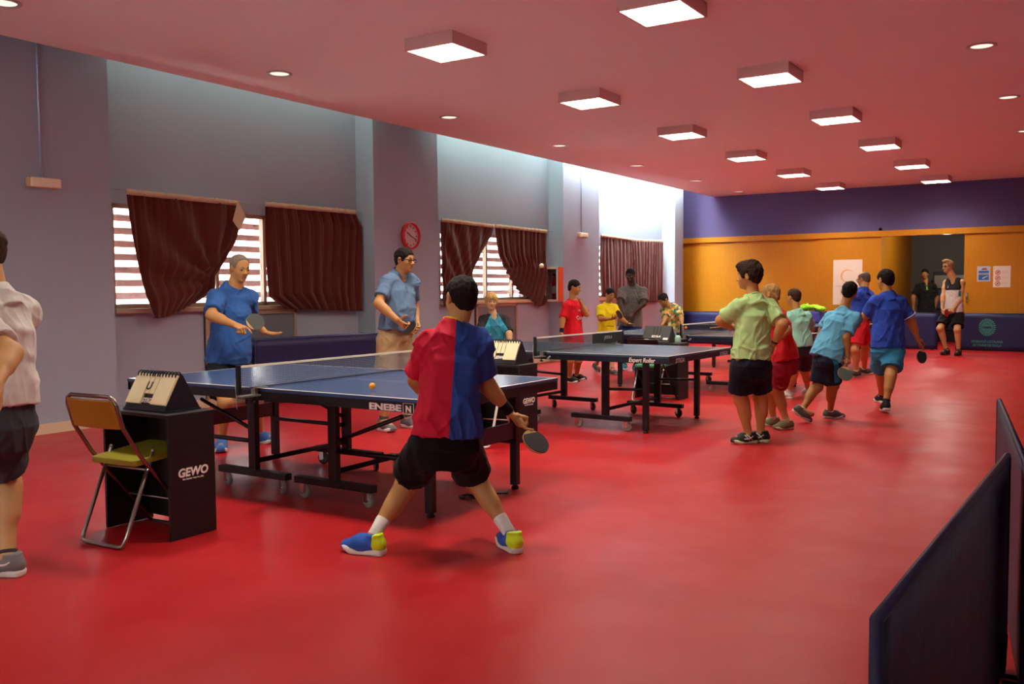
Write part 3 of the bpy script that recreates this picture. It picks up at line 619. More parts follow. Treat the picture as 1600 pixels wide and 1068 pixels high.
        if 'collar' in S_:
            bb = MB(); rx = unit(np.cross(nd2, A[1])); ry = np.cross(rx, nd2)
            ring = [c1 + (rx * math.cos(2 * PI * i / 28) + ry * math.sin(2 * PI * i / 28)) * nk * S_.get('collar_w', 1.10) for i in range(28)]
            bb.tube(ring, .0065 * H / 1.5 * S_.get('collar_r', 1), 8, closed=True)
            bb.build('collar', cloth('collar' + S_['collar'], S_['collar']), o)
        for fn in S_.get('extra', []): fn(o, shirt, J, A, hip, neck, H, T)
        if 'cuff' in S_:
            for S in S_.get('cuff_on', 'RL'):
                a, e = J['s' + S], J['e' + S]; q = a + (e - a) * (sl - .06); v = unit(e - a); r = .0418 * H * bl * sr + .010
                x = unit(np.cross(v, [.3, .2, 1])); y = np.cross(v, x)
                MB().tube([q + (x * math.cos(2 * PI * i / 20) + y * math.sin(2 * PI * i / 20)) * r for i in range(20)], .006, 6, closed=True).build('sleeve_band', cloth('cuff' + S_['cuff'], S_['cuff']), o)
    # ---- shorts
    D = spec['shorts']; frac = D.get('frac', .8); hw = D.get('hem', .056) * H * b * D.get('loose', 1.0)
    V = Vol(np.min([hip, J['kR'], J['kL']], 0) - .2, np.max([hip, J['kR'], J['kL']], 0) + .2, hs)
    hm = (S_ or {}).get('hem', -.02); V.loft(hip, Ap, [-.10 * H, min(-.03, hm - .025) * H, (hm + .012) * H, max(hm + .04, D.get('rise', .10)) * H], [x * H * b for x in (.075, .100, .088, .076)], [x * H * b for x in (.060, .081, .068, .056)], k=.03)
    for S in 'RL':
        a, e = J['hip' + S], J['k' + S]; V.cone(a + (e - a) * .20, a + (e - a) * frac, .062 * H * b, hw, k=.05, flat='end')
    Vt, Q = V.mesh(2); Vt = wrinkle(Vt, Q, Ap, .010 * (H / 1.6), sum(map(ord, key)) + 5)
    m = D['mat'](J, Ap, hip, H) if callable(D['mat']) else cloth(key + 'shorts', D['mat'])
    sho = to_mesh('shorts', Vt, Q, m, o)
    for fn in D.get('extra', []): fn(o, sho, J, Ap, hip, H)
    # ---- socks and shoes
    for S in 'RL':
        an, kn = J['a' + S], J['k' + S]; ax = unit(kn - an)
        if 'sock' in spec:
            c, ln = spec['sock']
            MB().tube([an - ax * .01, an + ax * ln * .5, an + ax * ln * .94, an + ax * ln], [.0235 * H, .0235 * H, .0265 * H, .025 * H], 16).build('sock', cloth('sock' + c, c), o)
        shoe(o, an, J['f' + S], J['p' + S] * .8, spec.get('foot', .162) * H, .048 * H, spec['shoe'], h=spec.get('hsh', .007))
    for S, c in spec.get('band', {}).items():
        w, e = J['w' + S], J['e' + S]; v = unit(e - w)
        MB().tube([w + v * .005, w + v * .012, w + v * .065, w + v * .075], [.0175 * H, .0205 * H, .0215 * H, .0185 * H], 16).build('wristband', cloth('band' + c, c), o)
    if spec.get('watch'):
        w, e = J['w' + spec['watch']], J['e' + spec['watch']]; v = unit(e - w)
        MB().tube([w + v * .018, w + v * .036], .0195 * H, 16).build('watch', mat('watch', '#151515', .4), o)
    if spec.get('glasses'):
        L = lambda x, y, z: hc + (AH[0] * x + AH[1] * y + AH[2] * z) * hh
        bb = MB()
        for s in (-1, 1):
            bb.tube([L(s * .155 + .10 * math.cos(2 * PI * i / 16), .415 - .02 * abs(math.cos(2 * PI * i / 16)), .005 + .07 * math.sin(2 * PI * i / 16)) for i in range(16)], .010 * hh * 1.6, 6, closed=True)
            bb.tube([L(s * .255, .40, .03), L(s * .34, .2, .035), L(s * .37, -.02, .03), L(s * .37, -.08, -.02)], .012 * hh * 1.4, 6)
        bb.tube([L(-.055, .42, .015), L(0, .43, .03), L(.055, .42, .015)], .012 * hh, 6)
        bb.build('glasses', mat('glasses_frame', '#141210', .3), o)
    if rack:
        g, s, n = grips[rack['hand']]
        racket(g, s, np.array(rack['n']) if 'n' in rack else n, rack)
    return o
def racket(g, s, n, rk):
    s = unit(s); n = unit(n - s * (n @ s)); x = np.cross(s, n)
    M = frame(g, x, s, n)
    r = bpy.data.objects.new('table_tennis_racket', None); C.objects.link(r); r.empty_display_size = .05
    r.matrix_world = M; tag(r, rk['label'], 'racket', 'table tennis rackets in play')
    out = []
    for i in range(40):
        a = 2 * PI * i / 40; y = .150 + .079 * math.sin(a); out.append((.0755 * math.cos(a) * (1 if y > .1 else .9 + .1 * (y - .07) / .03), y))
    w = mat('racket_wood', '#c79a62', .5, var=.25, vscale=30)
    MB().prism(out, -.0032, .0032).build('blade', w, r)
    b = MB(); b.tube([(0, -.052, 0), (0, -.046, 0), (0, .0, 0), (0, .04, 0), (0, .056, 0)], [.010, .0145, .0135, .0125, .0115], 14); b.build('handle', mat('racket_handle' + rk.get('hc', '#8a5a30'), rk.get('hc', '#8a5a30'), .5, var=.2), r)
    rub = [(px * .985, .150 + (py - .150) * .985) for px, py in out if py > .088]
    for sg, c in ((1, rk.get('front', '#101010')), (-1, rk.get('back', '#a01818'))):
        lo, hi = (.0034, .0074) if sg > 0 else (-.0074, -.0034)
        MB().prism(rub, lo, hi).build('rubber', mat('rubber' + c, c, .45, var=.05), r)['label'] = 'black rubber sheet' if c < '#555555' else 'red rubber sheet'
# ------------------------------------------------------------------ camera
cam = bpy.data.cameras.new('camera'); cam.sensor_width = 36; cam.lens = 1441.56 / 1600 * 36; cam.clip_start = .05; cam.clip_end = 200
co = bpy.data.objects.new('camera', cam); C.objects.link(co)
_f, _p, _r, _y = 1441.56, .0558, -.0074, .5716
fw = Vector((-math.sin(_y) * math.cos(_p), math.cos(_y) * math.cos(_p), -math.sin(_p))); r0 = Vector((math.cos(_y), math.sin(_y), 0)); u0 = r0.cross(fw)
cx = r0 * math.cos(_r) + u0 * math.sin(_r); cy = -r0 * math.sin(_r) + u0 * math.cos(_r)
co.matrix_world = frame((0, 0, 1.378), cx, cy, -fw)
bpy.context.scene.camera = co
vs = bpy.context.scene.view_settings
vs.view_transform = 'Standard'; vs.look = 'None'; vs.gamma = 1; vs.use_curve_mapping = False; vs.exposure = EXPOSURE

# ------------------------------------------------------------------ room materials
def wall_mat(name, col, var=.07):
    t = NT(name); c = lin(col)
    n = t.noise(1.3, 5); f = t.noise(70, 3)
    a = t.mix(n, tuple(x * (1 - var) for x in c[:3]) + (1,), tuple(x * (1 + var) for x in c[:3]) + (1,))
    t.l(a, t.b.inputs['Base Color']); t.b.inputs['Roughness'].default_value = .75; t.b.inputs['Specular IOR Level'].default_value = .25
    t.bump(f, .25, .006); return t.m
M_WALL = wall_mat('wall_paint', COL_WALL); M_PURPLE = wall_mat('purple_wall_paint', COL_PURPLE); M_CEIL = wall_mat('ceiling_paint', COL_CEIL, .03)
def floor_mat():
    t = NT('red_vinyl'); c = lin(COL_FLOOR)
    n = t.noise(.7, 5, rough=.6); s = t.noise(260, 2)
    a = t.mix(n, tuple(x * .86 for x in c[:3]) + (1,), tuple(min(1, x * 1.12) for x in c[:3]) + (1,))
    a = t.mix(t.math('MULTIPLY', s, .22), a, (c[0] * .55, c[1] * .5, c[2] * .5, 1))
    t.l(a, t.b.inputs['Base Color'])
    rn = t.n('ShaderNodeMapRange', {0: t.noise(2.2, 4), 1: .3, 2: .7, 3: .30, 4: .42}); t.l(rn.outputs[0], t.b.inputs['Roughness'])
    t.b.inputs['Specular IOR Level'].default_value = .25
    t.bump(s, .10, .004); return t.m
M_FLOOR = floor_mat()
def orange_mat():
    t = NT('orange_panel'); mp = t.n('ShaderNodeMapping', {'Vector': t.obj(), 'Scale': (7, 7, .5)})
    n = t.noise(6, 6, mp.outputs[0]); c = lin(COL_ORANGE)
    t.l(t.mix(n, tuple(x * .85 for x in c[:3]) + (1,), tuple(min(1, x * 1.1) for x in c[:3]) + (1,)), t.b.inputs['Base Color'])
    t.b.inputs['Roughness'].default_value = .5; t.b.inputs['Specular IOR Level'].default_value = .3; return t.m
M_ORANGE = orange_mat()
M_CREAM = mat('cream_trim', '#d9c3a0', .6, var=.05)
def struct(mb, name, m, parent=None):
    o = mb.build(name, m, parent)
    if parent is None: o['kind'] = 'structure'
    return o
XP, XB, ZC, YB, XC0 = -8.76, -9.09, 3.708, 22.607, -8.427
XR, YF = .75, -2.0
# floor and ceiling
struct(MB().box(-10.6, XR + .2, YF - .2, 28.2, -.12, 0), 'floor', M_FLOOR)
struct(MB().box(XC0, XR + .2, YF - .2, YB + .1, ZC, ZC + .25), 'ceiling', M_CEIL)
# left wall: pilasters with window bays between them, open to skylights above
bays = [(5.904, 10.024), (11.52, 15.46), (16.95, 20.9)]
win = {0: (6.12, 8.84, 1.21, 2.36), 1: (12.0, 14.75, 1.21, 2.36), 2: (17.4, 20.5, 1.21, 2.36)}
b = MB(); y = YF - .2
for i, (y0, y1) in enumerate(bays):
    b.box(XB - .25, XP, y, y0, 0, 4.4); y = y1
b.box(XB - .25, XP, y, 21.42, 0, 4.4)
for i, (y0, y1) in enumerate(bays):
    a, c, z0, z1 = win[i]
    b.box(XB - .25, XB, y0, a, 0, 4.4); b.box(XB - .25, XB, c, y1, 0, 4.4)
    b.box(XB - .25, XB, a, c, 0, z0); b.box(XB - .25, XB, a, c, z1, 4.4)
b.box(-10.6, -9.8, 21.42, YB + .1, 0, 4.4); b.box(-10.6, -9.3, 21.17, 21.42, 0, 4.4)
struct(b, 'wall_left', M_WALL)
# upstand of the roof along the skylight slot
struct(MB().box(XC0, XC0 + .12, YF, YB + .1, ZC + .25, 4.45), 'wall_skylight', M_WALL)
b = MB(); b.box(-9.4, XC0 + .2, YF - .2, bays[0][0], 4.15, 4.45); b.box(-9.4, XC0 + .2, bays[0][1], bays[1][0], 4.15, 4.45)
struct(b, 'ceiling_soffit', M_WALL)
def sky_glass(name, tint):
    t = NT(name); tr = t.n('ShaderNodeBsdfTransparent', {0: (tint[0], tint[1], tint[2], 1)})
    gl = t.n('ShaderNodeBsdfGlossy', {'Roughness': .05}); mx = t.n('ShaderNodeMixShader', {0: .05})
    t.l(tr.outputs[0], mx.inputs[1]); t.l(gl.outputs[0], mx.inputs[2]); t.l(mx.outputs[0], t.out.inputs[0]); return t.m
for i, ((y0, y1), tint) in enumerate(zip(bays[:2] + [(15.46, 21.42), (21.42, YB)], SKY_TINT)):
    x0 = XB if i < 3 else -9.78
    struct(MB().box(x0, XC0 + .02, y0, y1, 4.36, 4.38), 'window_%d' % (10 + i), sky_glass('skylight_glass_%d' % i, tint))
# front and right walls (behind and beside the camera)
b = MB(); fx = [-9.4, -7.9, -6.3, -4.9, -3.3, -1.9, -.4, XR + .2]
for k in range(7):
    if k % 2 == 0: b.box(fx[k], fx[k + 1], YF - .2, YF, 0, ZC)
    else: b.box(fx[k], fx[k + 1], YF - .2, YF, 0, 1.2); b.box(fx[k], fx[k + 1], YF - .2, YF, 2.4, ZC)
struct(b, 'wall_front', M_WALL)
struct(MB().box(XR, XR + .2, YF, 27, 0, ZC + .25), 'wall_right', M_WALL)
# back wall
K = .962
KZ = lambda z: 1.378 + (z - 1.378) * K
b = MB()
b.box(-10.6, XR, YB, YB + .2, KZ(2.73), 4.4)
struct(b, 'wall_back', M_PURPLE)
ob = struct(MB().box(-9.8, XR, YB - .10, YB + .1, KZ(2.60), KZ(2.735)), 'trim_1', M_ORANGE)
struct(MB().box(-9.8, -5.975 * K, YB - .03, YB + .05, 0, KZ(2.60)), 'wall_orange', M_ORANGE)
d1 = struct(MB().box(-5.97 * K, -4.545 * K, YB - .06, YB - .0, .01, KZ(2.60)), 'door_1', M_ORANGE)
d2 = struct(MB().box(-2.745 * K, XR, YB - .05, YB + .02, .01, KZ(2.60)), 'door_2', M_ORANGE)
hx = -2.68 * K; hb = MB(); hb.box(hx - .02, hx + .02, YB - .075, YB - .05, 1.07, 1.26); hb.tube([(hx, YB - .075, 1.10), (hx, YB - .11, 1.10), (hx, YB - .11, 1.22), (hx, YB - .075, 1.22)], .009)
hb.build('door_handle', mat('steel_handle', '#b9b9b4', .3, 1), d2)
# corridor behind the opening
struct(MB().box(-4.62 * K, -4.545 * K, YB + .0, 27.5 * K, 0, 2.75), 'wall_corridor_left', M_ORANGE)
struct(MB().box(-4.62, XR, 27.5 * K, 27.5 * K + .2, 0, 2.75), 'wall_corridor_back', wall_mat('corridor_paint', '#6f7068'))
struct(MB().box(-1.9, -1.8, YB + .1, 27.5 * K, 0, 2.75), 'wall_corridor_right', wall_mat('corridor_paint2', '#6f7068'))
struct(MB().box(-4.62, XR, YB + .2, 26.7, 2.75, 2.85), 'ceiling_corridor', wall_mat('corridor_ceiling', '#8a8a80'))
cl = thing('corridor_light', 'round ceiling lamp in the corridor behind the doorway, hidden by the lintel', 'ceiling light', (-3.1, 23.35, 2.75))  # added unseen lamp, brightens the corridor and the man standing there
MB().lathe([(.0001, -.06), (.13, -.055), (.15, -.03), (.15, 0), (.0001, 0)], 24, cap=False).build('shade', mat('corridor_shade', '#d8d4c4', .4, emit='#fff0d8', estr=2), cl)
L = bpy.data.lights.new('corridor_bulb', 'POINT'); L.energy = 34; L.shadow_soft_size = .1; L.color = (1, .92, .8); lo = bpy.data.objects.new('corridor_bulb', L); C.objects.link(lo); lo.location = (0, 0, -.18); lo.parent = cl
# baseboards
def base(name, x0, x1, y0, y1): struct(MB().box(x0, x1, y0, y1, 0, .10), name, M_CREAM)
base('baseboard_left', XP, XP + .018, YF, 5.904)
b = MB()
for i, (y0, y1) in enumerate(bays):
    b.box(XB, XB + .018, y0, y1, 0, .10); b.box(XB, XP, y0, y0 + .018, 0, .1); b.box(XB, XP, y1 - .018, y1, 0, .1)
    if i < 2: b.box(XP, XP + .018, y1, bays[i + 1][0], 0, .10)
b.box(XP, XP + .018, 20.9, 21.42, 0, .1)
struct(b, 'baseboard_bays', M_CREAM)
# windows: frame, mullions, glass, outside louvre slats, panel under the sill
M_FRAME = mat('window_frame_paint', '#a08a72', .5, var=.06); M_SLAT = mat('louvre_slat', '#b48c80', .7, var=.1)
M_GLASS = sky_glass('window_glass', (.3, .3, .3)); M_FILLGLASS = sky_glass('window_glass_front', FRONT_T)
for k in (1, 3, 5):  # unseen windows added behind the camera to fill the room with neutral daylight
    fr = MB(); a, c = fx[k], fx[k + 1]
    for q in ((a, c, 1.2, 1.26), (a, c, 2.34, 2.4), (a, a + .06, 1.2, 2.4), (c - .06, c, 1.2, 2.4), ((a + c) / 2 - .03, (a + c) / 2 + .03, 1.2, 2.4)): fr.box(q[0], q[1], YF - .12, YF - .05, q[2], q[3])
    w = fr.build('window_%d' % (4 + k // 2), M_FRAME); w['kind'] = 'structure'
    MB().box(a + .02, c - .02, YF - .09, YF - .085, 1.22, 2.38).build('pane', M_FILLGLASS, w)
M_PANEL = mat('grey_panel', '#6d7076', .5, var=.06)
for i in range(3):
    a, c, z0, z1 = win[i]
    fr = MB(); xs = (XB - .10, XB - .03); t = .05
    fr.box(*xs, a, c, z0, z0 + t); fr.box(*xs, a, c, z1 - t, z1); fr.box(*xs, a, a + t, z0, z1); fr.box(*xs, c - t, c, z0, z1)
    mull = ([7.55, 8.31], [13.38, 14.22], [18.95])[i]
    for m_ in mull: fr.box(*xs, m_ - .025, m_ + .025, z0, z1)
    w = fr.build('window_%d' % (i + 1), M_FRAME, None, .004); w['kind'] = 'structure'
    MB().box(XB - .068, XB - .062, a + .02, c - .02, z0 + .02, z1 - .02).build('pane', M_GLASS, w)
    MB().box(XB - .06, XB + .07, a - .02, c + .02, z0 - .055, z0).build('sill', M_CREAM if i else M_FRAME, w, .006)
    lv = MB()
    for k in range(9):
        z = 1.20 + .148 * k
        Mx = Matrix.Translation((XB - .36, 0, z)) @ Matrix.Rotation(R(30), 4, 'Y')
        lv.box(-.045, .045, a - .3, c + .3, -.036, .036, Mx) if False else lv.box(-.012, .012, a - .3, c + .3, -.040, .040, Mx)
    for yy in (a + .05, (a + c) / 2, c - .05): lv.box(XB - .40, XB - .375, yy - .02, yy + .02, .9, 2.7)
    sl = lv.build('louvre', M_SLAT, w)
for n, (y0, y1) in enumerate(((7.30, 8.78), (12.95, 14.26))):
    pb = MB(); pb.box(XB, XB + .025, y0, y1, .1, 1.15); pn = pb.build('trim_%d' % (n + 2), M_PANEL); pn['kind'] = 'structure'
    fb = MB()
    for q in ((y0, y0 + .05, .1, 1.15), (y1 - .05, y1, .1, 1.15), (y0, y1, 1.10, 1.155)): fb.box(XB, XB + .045, *q)
    fb.build('frame', M_FRAME, pn, .004)
# curtain wires and curtains
M_CURT = mat('curtain_velvet', COL_CURT, .9, var=.12, vscale=30, bump=.25, bscale=300, spec=.1, sheen=.25)
M_TAPE = mat('curtain_tape', '#cdb592', .85, var=.1, vscale=40)
XC = XB + .10
for i, (y0, y1) in enumerate(bays):
    w = MB().tube([(XC, y0, 2.50), (XC, (y0 + y1) / 2, 2.485), (XC, y1, 2.50)], .004, 6).build('curtain_wire', mat('wire_steel', '#a8a49a', .4, .8))
    tag(w, 'thin wire holding the dark red curtains across the %s window bay' % ('nearest', 'middle', 'farthest')[i], 'curtain wire', 'curtain wires')
def curtain(label, left, right, top, nf, amp, gather=None, xoff=0, seed=0, knot=None, swag=None):
    """left/right: lists of (y, z) down both edges; folds run between them"""
    nu, nv = 90, 44
    def interp(L, t):
        d = [0]
        for k in range(1, len(L)): d.append(d[-1] + math.dist(L[k], L[k - 1]))
        s = t * d[-1]
        for k in range(1, len(L)):
            if s <= d[k] + 1e-9:
                f = (s - d[k - 1]) / (d[k] - d[k - 1]); return (L[k - 1][0] + (L[k][0] - L[k - 1][0]) * f, L[k - 1][1] + (L[k][1] - L[k - 1][1]) * f)
        return L[-1]
    V = []
    sag = gather or 0
    for j in range(nv):
        t = j / (nv - 1); a = interp(left, t); c = interp(right, t)
        for i in range(nu):
            u = i / (nu - 1)
            uu = u + .012 * math.sin(9 * u + seed) 
            y = a[0] + (c[0] - a[0]) * uu; z = a[1] + (c[1] - a[1]) * uu - sag * 4 * u * (1 - u) * t * t
            w = abs(c[0] - a[0]); k = min(1.6, (abs(left[0][0] - right[0][0]) / max(w, .15)))
            ph = 2 * PI * nf * (u + .03 * math.sin(5 * u + seed + 2 * t)) + seed
            x = XC + xoff + amp * (.55 + .45 * t) * math.sin(ph) * min(k, 1.4) + .35 * amp * math.sin(2.3 * ph + 3 * t + seed)
            if knot:      # folds fan out from where the cloth is caught up
                dy, dz = y - knot[0], z - knot[1]; ds = math.hypot(dy, dz); a_ = math.atan2(dy, dz)
                wk = min(1, ds / .25) * min(1, 6 * u + .1, 6 * (1 - u) + .1) * (1 - .6 * min(1, max(0, (z - 2.25) / .25)))
                x = x * (1 - wk * .8) + wk * .8 * (XC + xoff) + wk * amp * 1.15 * math.sin(a_ * knot[2] + seed + .8 * math.sin(3 * ds)) + .05 * max(0, 1 - ds / .3)
            if swag:      # hanging loops below the caught-up edge
                ds = math.hypot(y - swag[0], (z - swag[1]) * 1.15); wk = min(1, max(0, (swag[1] + .12 - z) / .25))
                x = x * (1 - wk) + wk * (XC + xoff + amp * 1.3 * math.sin(2 * PI * ds / .15 + seed + .6 * math.sin(4 * (y + z))))
            if j == 0: x = XC + xoff + .35 * amp * math.sin(ph)
            V.append((x, y, z))
    F = [(j * nu + i, j * nu + i + 1, (j + 1) * nu + i + 1, (j + 1) * nu + i) for j in range(nv - 1) for i in range(nu - 1)]
    b = MB(); b._add(V, F, True); o = b.build('curtain', M_CURT); tag(o, label, 'curtain', 'dark red window curtains')
    md = o.modifiers.new('s', 'SOLIDIFY'); md.thickness = .006
    b = MB()
    # ruffled heading tape along the top
    top_pts = [V[i] for i in range(nu)]
    F = []; VV = []
    for i, p in enumerate(top_pts):
        rf = .006 * math.sin(i * 1.7 + seed); VV += [(p[0] + .008 + rf, p[1], p[2] + .030 + .006 * math.sin(i * 2.3)), (p[0] + .010 - rf, p[1], p[2] - .030)]
    for i in range(nu - 1): F.append((2 * i, 2 * i + 2, 2 * i + 3, 2 * i + 1))
    b._add(VV, F, True); tp = b.build('heading_tape', M_TAPE, o); md = tp.modifiers.new('s', 'SOLIDIFY'); md.thickness = .012
    return o
c1 = curtain('dark red curtain gathered aside by the window nearest the camera, left half', [(6.17, 2.47), (6.23, 2.0), (6.29, 1.66), (6.36, 1.36), (6.47, 1.10)],
        [(7.72, 2.46), (7.74, 2.2), (7.66, 1.98), (7.48, 1.75), (7.29, 1.58), (7.27, 1.40), (7.02, 1.26)], None, 8, .028, .05, .075, .4, knot=(7.34, 1.50, 10))
MB()._add([(XC + .115, 7.68, 2.49), (XC + .15, 7.77, 2.30), (XC + .155, 7.66, 2.12), (XC + .13, 7.58, 2.24)], [(0, 1, 2, 3)]).build('tape_flap', M_TAPE, c1)
curtain('dark red curtain hanging straight over the right half of the nearest window', [(8.18, 2.49), (8.17, 1.9), (8.18, 1.32), (8.5, 1.16)], [(9.88, 2.50), (10.01, 2.3), (9.99, 1.8), (9.99, 1.10)], None, 10, .028, 0, .01, 1.3)
curtain('dark red curtain pulled left on the middle window, behind the boy in red and blue', [(11.86, 2.51), (11.85, 2.0), (11.86, 1.6), (11.88, 1.12)],
        [(13.40, 2.49), (13.33, 2.34), (13.05, 2.05), (12.82, 1.80), (12.70, 1.62), (12.74, 1.42), (12.35, 1.2)], None, 9, .022, .0, .02, 2.2, knot=(12.9, .9, 24))
curtain('dark red curtain swept to the right on the middle window beside the fire cabinet', [(13.46, 2.50), (13.50, 2.2), (13.55, 1.98), (13.77, 1.74), (14.02, 1.49), (14.3, 1.30), (14.75, 1.18)],
        [(15.24, 2.49), (15.22, 2.1), (15.2, 1.6), (15.17, 1.16)], None, 10, .03, .10, 0, 3.1, swag=(13.75, 1.85))
curtain('dark red curtain on the farthest window, left of the pair', [(17.42, 2.52), (17.40, 2.0), (17.40, 1.25)], [(19.05, 2.49), (19.1, 2.0), (19.15, 1.12)], None, 9, .03, 0, 0, .9)
curtain('dark red curtain on the farthest window, right half next to the orange wall', [(19.0, 2.49), (19.05, 2.0), (19.1, 1.10)], [(20.74, 2.52), (20.72, 2.0), (20.64, 1.08)], None, 10, .03, 0, .012, 2.9)
# ------------------------------------------------------------------ ceiling lights
M_HOUSING = mat('lamp_housing', '#d6aaa2', .5, var=.02); M_ALU = mat('louvre_aluminium', '#8a8780', .4, .3, var=.02)
def lamp_glow(name, col, s):
    t = NT(name); e = t.n('ShaderNodeEmission', {0: lin(col), 1: s}); t.l(e.outputs[0], t.out.inputs[0]); return t.m
def luminaire():
    o = thing('ceiling_light', '', 'ceiling light'); s = .274
    b = MB(); z0, z1 = -.115, 0
    for q in ((-s, s, -s, -s + .012), (-s, s, s - .012, s), (-s, -s + .012, -s, s), (s - .012, s, -s, s)): b.box(*q, z0, z1)
    b.box(-s, s, -s, s, -.012, 0); b.build('housing', M_HOUSING, o, .002)
    b = MB()
    for k in range(5):
        q = -s + .014 + k * (2 * s - .028) / 4
        b.box(-s + .012, s - .012, q - .004, q + .004, -.113, -.070); b.box(q - .004, q + .004, -s + .012, s - .012, -.113, -.070)
    b.build('louvre', M_ALU, o)
    for k in range(4):
        x = -.21 + .14 * k
        MB().tube([(x, -s + .03, -.040), (x, s - .03, -.040)], .013, 10).build('lamp_tube', M_TUBE, o)
    L = bpy.data.lights.new('panel_light', 'AREA'); L.shape = 'SQUARE'; L.size = .5; L.energy = LAMP_W; L.color = LAMP_COL
    lo = bpy.data.objects.new('panel_light', L); C.objects.link(lo); lo.location = (0, 0, -.065); lo.parent = o
    return o
M_TUBE = lamp_glow('lamp_tube_glow', '#fff4e2', TUBE_S)
def copy_tree(o, parent=None):
    c = o.copy(); C.objects.link(c); c.parent = parent
    for ch in o.children: copy_tree(ch, c)
    return c
ys = [(7.33 + 2.97 * k) * K for k in range(6)]; od = ['nearest', 'second', 'third', 'fourth', 'fifth', 'farthest']
proto = None
for x, row in ((-5.45 * K, 'left'), (-3.19 * K, 'right')):
    for k, y in enumerate(ys):
        o = luminaire() if proto is None else copy_tree(proto); proto = proto or o
        o.location = (x, y, ZC)
        tag(o, 'square louvred ceiling light, %s of the %s row of six' % (od[k], row), 'ceiling light', 'square ceiling lights')
for x, row in ((-5.45 * K, 'left'), (-3.19 * K, 'right')):
    o = copy_tree(proto); o.location = (x, 4.36 * K, ZC)
    tag(o, 'square louvred ceiling light of the %s row, above the nearest table, out of view' % row, 'ceiling light', 'square ceiling lights')
M_DL = mat('downlight_glass', '#e8e4d4', .15, var=.1, vscale=60, emit='#f2ecd8', estr=DL_S)
dproto = None
dl = [(-7.77 * K, y * K, 'left') for y in (4.30, 7.35, 10.5, 13.6, 16.65, 19.75, 22.6)] + [(-1.11 * K, y * K, 'right') for y in (10.5, 13.5, 16.55)]
dn = {'left': ['first', 'second', 'third', 'fourth', 'fifth', 'sixth', 'last'], 'right': ['nearest', 'middle', 'farthest visible']}; cnt = {'left': 0, 'right': 0}
for x, y, side in dl:
    if dproto is None:
        o = thing('downlight', '', 'downlight')
        MB().lathe([(.105, 0), (.135, -.004), (.135, -.010), (.105, -.012), (.098, .0)], 28, cap=False).build('trim_ring', mat('downlight_ring', '#cfcabf', .3, .3), o)
        MB().lathe([(.001, -.004), (.100, -.004), (.100, -.001), (.001, -.001)], 28, cap=False).build('lens', M_DL, o); dproto = o
    else: o = copy_tree(dproto)
    o.location = (x, y, ZC)
    tag(o, 'small round downlight in the ceiling, %s from the front along the %s side' % (dn[side][cnt[side]], side), 'downlight', 'round downlights'); cnt[side] += 1
# emergency lights with conduit
def emergency(y, label, x=XP):
    o = thing('emergency_light', label, 'emergency light', (x - .004, y, 2.455))
    MB().box(0, .05, -.155, .155, -.05, .05).build('housing', mat('em_housing', '#c9a878', .5), o, .012)
    MB().box(.045, .085, -.135, .165, -.045, .048).build('cover', mat('em_cover', '#efdfbd', .35, var=.02), o, .018)
    MB().tube([(.014, .0, .05), (.014, .0, 1.9)], .012, 8).build('conduit', mat('conduit_paint', '#9aa8be', .5), o)
emergency(5.15, 'cream emergency light with conduit on the wall at the far left')
emergency(16.17, 'small cream emergency light with conduit above the boys by the wall')
# clock
o = thing('wall_clock', 'round red wall clock above the man with glasses', 'clock', (XP, 10.80, 2.20)); o.rotation_euler = (0, 0, 0)
Mx = Matrix.Rotation(R(90), 4, 'Y'); S_ = 1.0
b = MB(); b.lathe([(.17, 0), (.20, .012), (.205, .05), (.196, .068), (.182, .07), (.176, .03), (.0001, .028)], 40, Mx, cap=False); b.build('case', mat('clock_red', '#c01818', .3, var=.03), o)
MB().lathe([(.0001, .030), (.178, .030)], 40, Mx, cap=False).build('dial', mat('clock_dial', '#cfc0c0', .5, var=.03), o)
b = MB()
for k in range(12):
    a = 2 * PI * k / 12; Mt = Matrix.Rotation(-a, 4, 'X'); b.box(.031, .033, -.007, .007, .128, .155, Mt)
b.build('hour_marks', mat('clock_ink', '#241a20', .5), o)
for nm, a, L, w in (('hour_hand', 300, .10, .007), ('minute_hand', 112, .145, .005)):
    Mt = Matrix.Rotation(-R(a), 4, 'X'); MB().box(.035, .038, -w, w, -.02, L, Mt).build(nm, mat('clock_ink', '#241a20', .5), o)
MB().lathe([(.0001, .0395), (.172, .0395)], 40, Mx, cap=False)
# fire extinguisher cabinet on the return of the second bay
o = thing('fire_cabinet', 'red and white fire extinguisher cabinet beside the middle window curtain', 'fire cabinet', (-8.925, 15.458, 1.16))
b = MB(); w2, hh_, dp = .15, .66, .18; wh = mat('cabinet_white', '#d8d2c6', .4, var=.03)
for q in ((-w2, w2, -dp, 0, 0, .03), (-w2, w2, -dp, 0, hh_ - .03, hh_), (-w2, -w2 + .02, -dp, 0, 0, hh_), (-w2, w2, -.015, 0, 0, hh_)): b.box(*q)
b.build('case', wh, o, .004)
b = MB(); b.box(w2 - .012, w2 + .014, -dp, 0, 0, hh_); b.build('side_panel', mat('cabinet_red', '#d8481c', .45, var=.03), o)
b = MB()
for q in ((-w2, w2, -dp - .012, -dp, 0, .04), (-w2, w2, -dp - .012, -dp, hh_ - .04, hh_), (-w2, -w2 + .035, -dp - .012, -dp, 0, hh_), (w2 - .035, w2, -dp - .012, -dp, 0, hh_)): b.box(*q)
dr = b.build('door', wh, o, .003)
MB().box(-w2 + .03, w2 - .03, -dp - .006, -dp - .003, .035, hh_ - .035).build('pane', sky_glass('cab_glass', (.75, .7, .72)), dr)
e = thing('fire_extinguisher', 'red fire extinguisher inside the wall cabinet', 'fire extinguisher', (-8.90, 15.375, 1.195))
